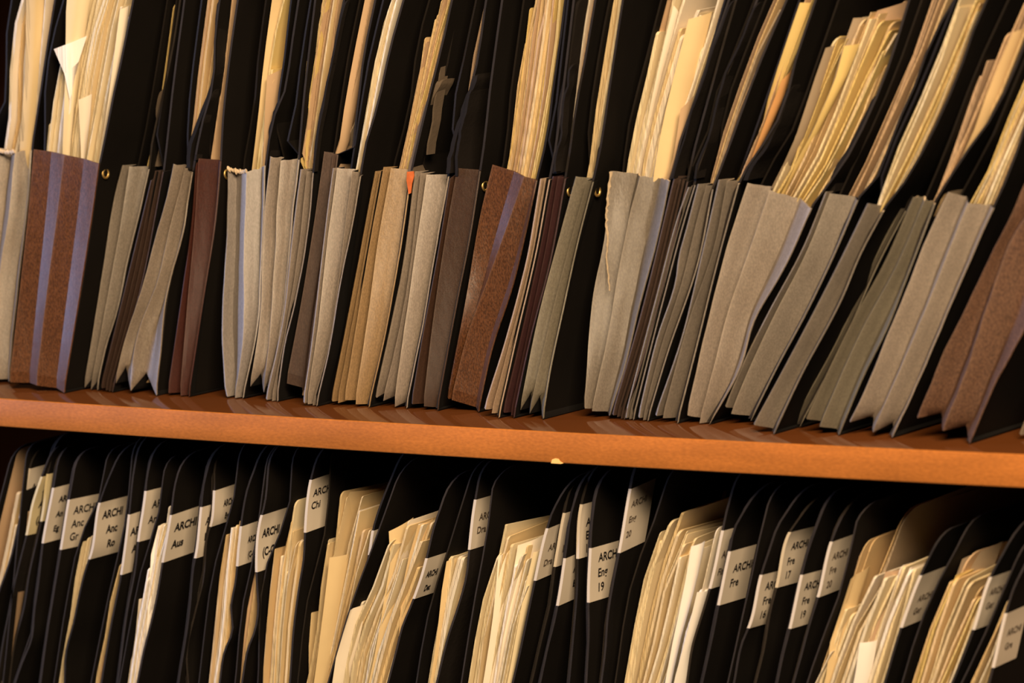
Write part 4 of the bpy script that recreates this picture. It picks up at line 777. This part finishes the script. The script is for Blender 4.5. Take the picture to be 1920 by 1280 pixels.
lower([(1395, 958), (1378, 988), (1368, 1033), (1347, 1134), (1339, 1175), (1315, 1285)], 'Fre', (1033, 1134), ('ARCHI', 'Fre'), cap=15, slope=15, y=.022, ua=[.0095, .0085], wlab=.029, fr=[.35, .62], r=.016, what='black file pocket whose sticker reads ARCHI Fre without a number')
lower([(1480, 952), (1457, 988), (1443, 1029), (1427, 1077), (1403, 1177), (1395, 1194), (1375, 1285)], 'Fre 16', (1077, 1177), ('ARCHI', 'Fre', '16'), cap=14.5, slope=13, y=.020, ua=[.0085, .0085, .0085], left=[(1444, 935), (1432, 972), (1421, 1025), (1402, 1111), (1363, 1285)], what='black file pocket with the sticker Fre 16, just right of the unnumbered Fre',
      papers=[dict(l=[(1391, 1190), (1382, 1240), (1373, 1290)], r=[(1395, 1190), (1386, 1240), (1377, 1290)], n=1, p='k', tops=[(0, 1188), (1, 1188)], tjit=0, y=-.003, label='short dull folder edge left of the sticker reading Fre 16')])
lower([(1501, 968), (1481, 997), (1456, 1101), (1446, 1137), (1431, 1220), (1415, 1285)], 'Fre 17', (997, 1101), ('ARCHI', 'Fre', '17'), cap=13.5, slope=14, y=.027, ua=[.009, .0065, .0065], wlab=.029, fr=[.30, .56, .80], what='black file pocket whose Fre 17 sticker sits between the Fre 16 and Fre 19')
lower([(1541, 960), (1525, 1002), (1507, 1060), (1503, 1077), (1481, 1178), (1469, 1224), (1456, 1285)], 'Fre 19', (1077, 1178), ('ARCHI', 'Fre', '19'), cap=13.5, slope=14, y=.022, ua=[.0065, .0070, .0085], what='black file pocket whose sticker reads Fre 19, lowest of the right pair')
lower([(1566, 996), (1559, 1015), (1534, 1119), (1521, 1160), (1502, 1228), (1486, 1285)], 'Fre 20', (1015, 1119), ('ARCHI', 'Fre', '20'), cap=12.5, slope=20, y=.025, ua=[.006, .006, .006], fr=[.30, .55, .80], wlab=.028, ink='ink_grey', r=.02, wave=.0003, what='black file pocket with slanted sticker Fre 20 left of a plain tall board')
lower([(1747, 1034), (1726, 1078), (1690, 1176), (1657, 1285)], 'Ger low', (1078, 1176), ('ARCHI', 'Ger'), cap=12, slope=21, y=.018, ua=[.0095, .009], fr=[.50, .74], wlab=.033, ink='ink_grey', left=[(1623, 946), (1607, 976), (1596, 1025), (1570, 1126), (1536, 1212), (1510, 1290)], what='black file pocket with large blurred sticker right of dull folders', r=.012,
      papers=[dict(l=[(1611, 1029), (1590, 1100), (1559, 1160), (1512, 1285)], r=[(1722, 1078), (1690, 1170), (1654, 1285)], n=17, p='c', tops=[(0, 1235), (.06, 1230), (.1, 1156), (.22, 1150), (.26, 1080), (.38, 1085), (.42, 1105), (.52, 1090), (.6, 1072), (.75, 1076), (.8, 1070), (1, 1082)], tjit=10, y=-.004, stag=.012, label='cream folder left of the large blurred sticker'),
              dict(l=[(1612, 1032), (1560, 1180)], r=[(1624, 1032), (1575, 1180)], n=3, p='d', tops=[(0, 1028), (1, 1020)], tjit=10, y=.010, rc=(.006, .012), label='dull floppy sheet behind the cream folders, lower right', name='paper_sheet', cat='paper', group='floppy sheets lower right'),
              dict(l=[(1686, 975), (1640, 1090)], r=[(1700, 970), (1655, 1090)], n=3, p='d', tops=[(0, 965), (1, 950)], tjit=10, y=.03, rc=(.010, .016), label='tall dull sheet rising behind the lower right folders', name='paper_sheet', cat='paper', group='tall dull sheets lower right')])
lower([(1885, 1028), (1857, 1081), (1825, 1180), (1783, 1285)], 'Ger high', (1081, 1180), ('ARCHI', 'Ger'), cap=12, slope=19, y=.020, ua=[.006, .006], fr=[.32, .58], wlab=.026, ink='ink_grey', left=[(1811, 974), (1797, 1020), (1775, 1060), (1728, 1160), (1690, 1285)], what='black file pocket with blurred sticker, second from the right edge', r=.018,
      papers=[dict(l=[(1762, 1085), (1738, 1160), (1702, 1285)], r=[(1850, 1095), (1822, 1180), (1780, 1285)], n=14, p='y', tops=[(0, 1086), (.1, 1082), (.3, 1096), (.5, 1100), (.7, 1112), (.9, 1118), (1, 1110)], tjit=12, y=-.003, stag=.008, label='yellowish folder left of the second sticker from the right edge'),
              dict(l=[(1805, 1048), (1770, 1130)], r=[(1812, 1048), (1777, 1130)], n=1, p='k', tops=[(0, 1040), (1, 1040)], tjit=0, y=.010, rc=(.01, .01), label='tall dull folder left of the second sticker from the right edge')])
lower([(1921, 1060), (1903, 1096), (1886, 1149), (1862, 1251), (1852, 1290)], 'Gre', (1149, 1251), ('ARCHI', 'Gre'), cap=12, slope=23, y=.018, ua=[.008, .009], fr=[.40, .66], wlab=.026, ink='ink_grey', what='black file pocket with blurred sticker at the right edge of the lower row', r=.018,
      papers=[dict(l=[(1880, 1128), (1845, 1210), (1808, 1285)], r=[(1886, 1160), (1868, 1230), (1848, 1290)], n=5, p='m', tops=[(0, 1126), (.5, 1130), (1, 1135)], tjit=8, y=-.003, label='folder beside the rightmost sticker')])
YL = .022
for lf, rt, y_, dy_, m_, lb_ in [
    ([(648, 1143), (634, 1200), (622, 1285)], [(686, 1132), (676, 1190), (654, 1285)], .019, .010, 'pale', 'bright broad cream folder, lowest in front of the Det papers'),
    ([(656, 922), (640, 960), (624, 1044), (600, 1285)], [(716, 915), (690, 1000), (668, 1130), (645, 1285)], .034, .03, 'manila', 'tall broad manila folder behind the one-letter sticker'),
    ([(618, 1045), (608, 1130), (588, 1285)], [(655, 1038), (642, 1130), (620, 1285)], .024, .012, 'manila', 'broad manila folder right of the Chi board, middle height'),
    ([(729, 996), (733, 1020), (722, 1110), (690, 1285)], [(775, 970), (760, 1080), (730, 1285)], .026, .014, 'manila', 'broad manila folder with a curled front corner left of the Det sticker'),
    ([(784, 984), (776, 1010), (762, 1060), (735, 1285)], [(812, 972), (800, 1040), (770, 1285)], .026, .010, 'manila2', 'tan broad folder immediately left of the Det sticker'),
    ([(928, 984), (916, 1045), (900, 1100), (885, 1285)], [(1020, 945), (1000, 1040), (960, 1285)], .040, .045, 'olive', 'dark golden broad folder standing behind the papers left of the lower Dra sticker'),
    ([(934, 1042), (930, 1100), (905, 1285)], [(965, 1028), (955, 1100), (935, 1285)], .024, .010, 'pale', 'pale broad sheet with a dipped corner left of the lower Dra sticker'),
    ([(971, 1022), (960, 1085), (930, 1285)], [(1020, 1002), (1005, 1080), (960, 1285)], .028, .016, 'pale', 'pinkish broad sheet left of the lower Dra sticker'),
    ([(1000, 1035), (985, 1100), (950, 1285)], [(1018, 1030), (1000, 1100), (962, 1285)], .023, .006, 'cream', 'curled cream folder touching the lower Dra sticker'),
    ([(1242, 953), (1222, 1010), (1200, 1100), (1172, 1285)], [(1365, 918), (1330, 1020), (1300, 1100), (1250, 1285)], .050, .055, 'kraft', 'tall broad folder reaching up under the shelf left of the Fin sticker'),
    ([(1296, 1024), (1283, 1100), (1262, 1200), (1246, 1285)], [(1322, 1014), (1306, 1090), (1276, 1200), (1258, 1285)], .022, .006, 'white', 'brightest white sheet left of the Fin sticker'),
    ([(1307, 1110), (1290, 1180), (1262, 1285)], [(1330, 1106), (1316, 1170), (1290, 1285)], .022, .008, 'white', 'short whitish block of paper just left of the Fin sticker'),
    ([(1586, 1085), (1570, 1130), (1545, 1285)], [(1632, 1060), (1615, 1110), (1580, 1285)], .024, .014, 'manila', 'broad manila folder, highest at the left of the lower right bundle'),
    ([(1660, 1072), (1645, 1130), (1612, 1285)], [(1722, 1060), (1700, 1120), (1650, 1285)], .026, .018, 'kraft', 'pinkish tan broad folder left of the large blurred sticker'),
    ([(1612, 1205), (1600, 1285)], [(1645, 1200), (1630, 1285)], .018, .008, 'white', 'very bright short sheet at the front of the lower right bundle'),
    ([(1802, 1048), (1785, 1100), (1740, 1285)], [(1880, 1015), (1850, 1100), (1790, 1285)], .034, .030, 'dull', 'tall dull folder behind the yellowish papers at the lower right'),
    ([(470, 1040), (462, 1110), (446, 1285)], [(484, 1032), (482, 1110), (452, 1285)], .024, .005, 'tan', 'tan broad folder between the two (C-G stickers'),
    ([(546, 938), (530, 1040), (512, 1285)], [(578, 922), (572, 1000), (545, 1285)], .030, .020, 'manila2', 'tall broad folder directly left of the Chi sticker'),
    ([(286, 985), (282, 1060), (262, 1285)], [(310, 982), (300, 1060), (270, 1285)], .021, .006, 'white', 'whitish sheet with a ragged top left of the Aus sticker'),
    ([(833, 1052), (828, 1110), (805, 1285)], [(868, 1044), (850, 1110), (825, 1285)], .026, .012, 'manila', 'broad manila folder right of the Det sticker'),
]:
    curled(lf, rt, y_+.001, FL+.004, dy_, .0012, m_, lb_, name='manila_folder' if 'folder' in lb_ else 'paper_sheet')
print('sheets', SHEETS, 'objects', len(bpy.data.objects))
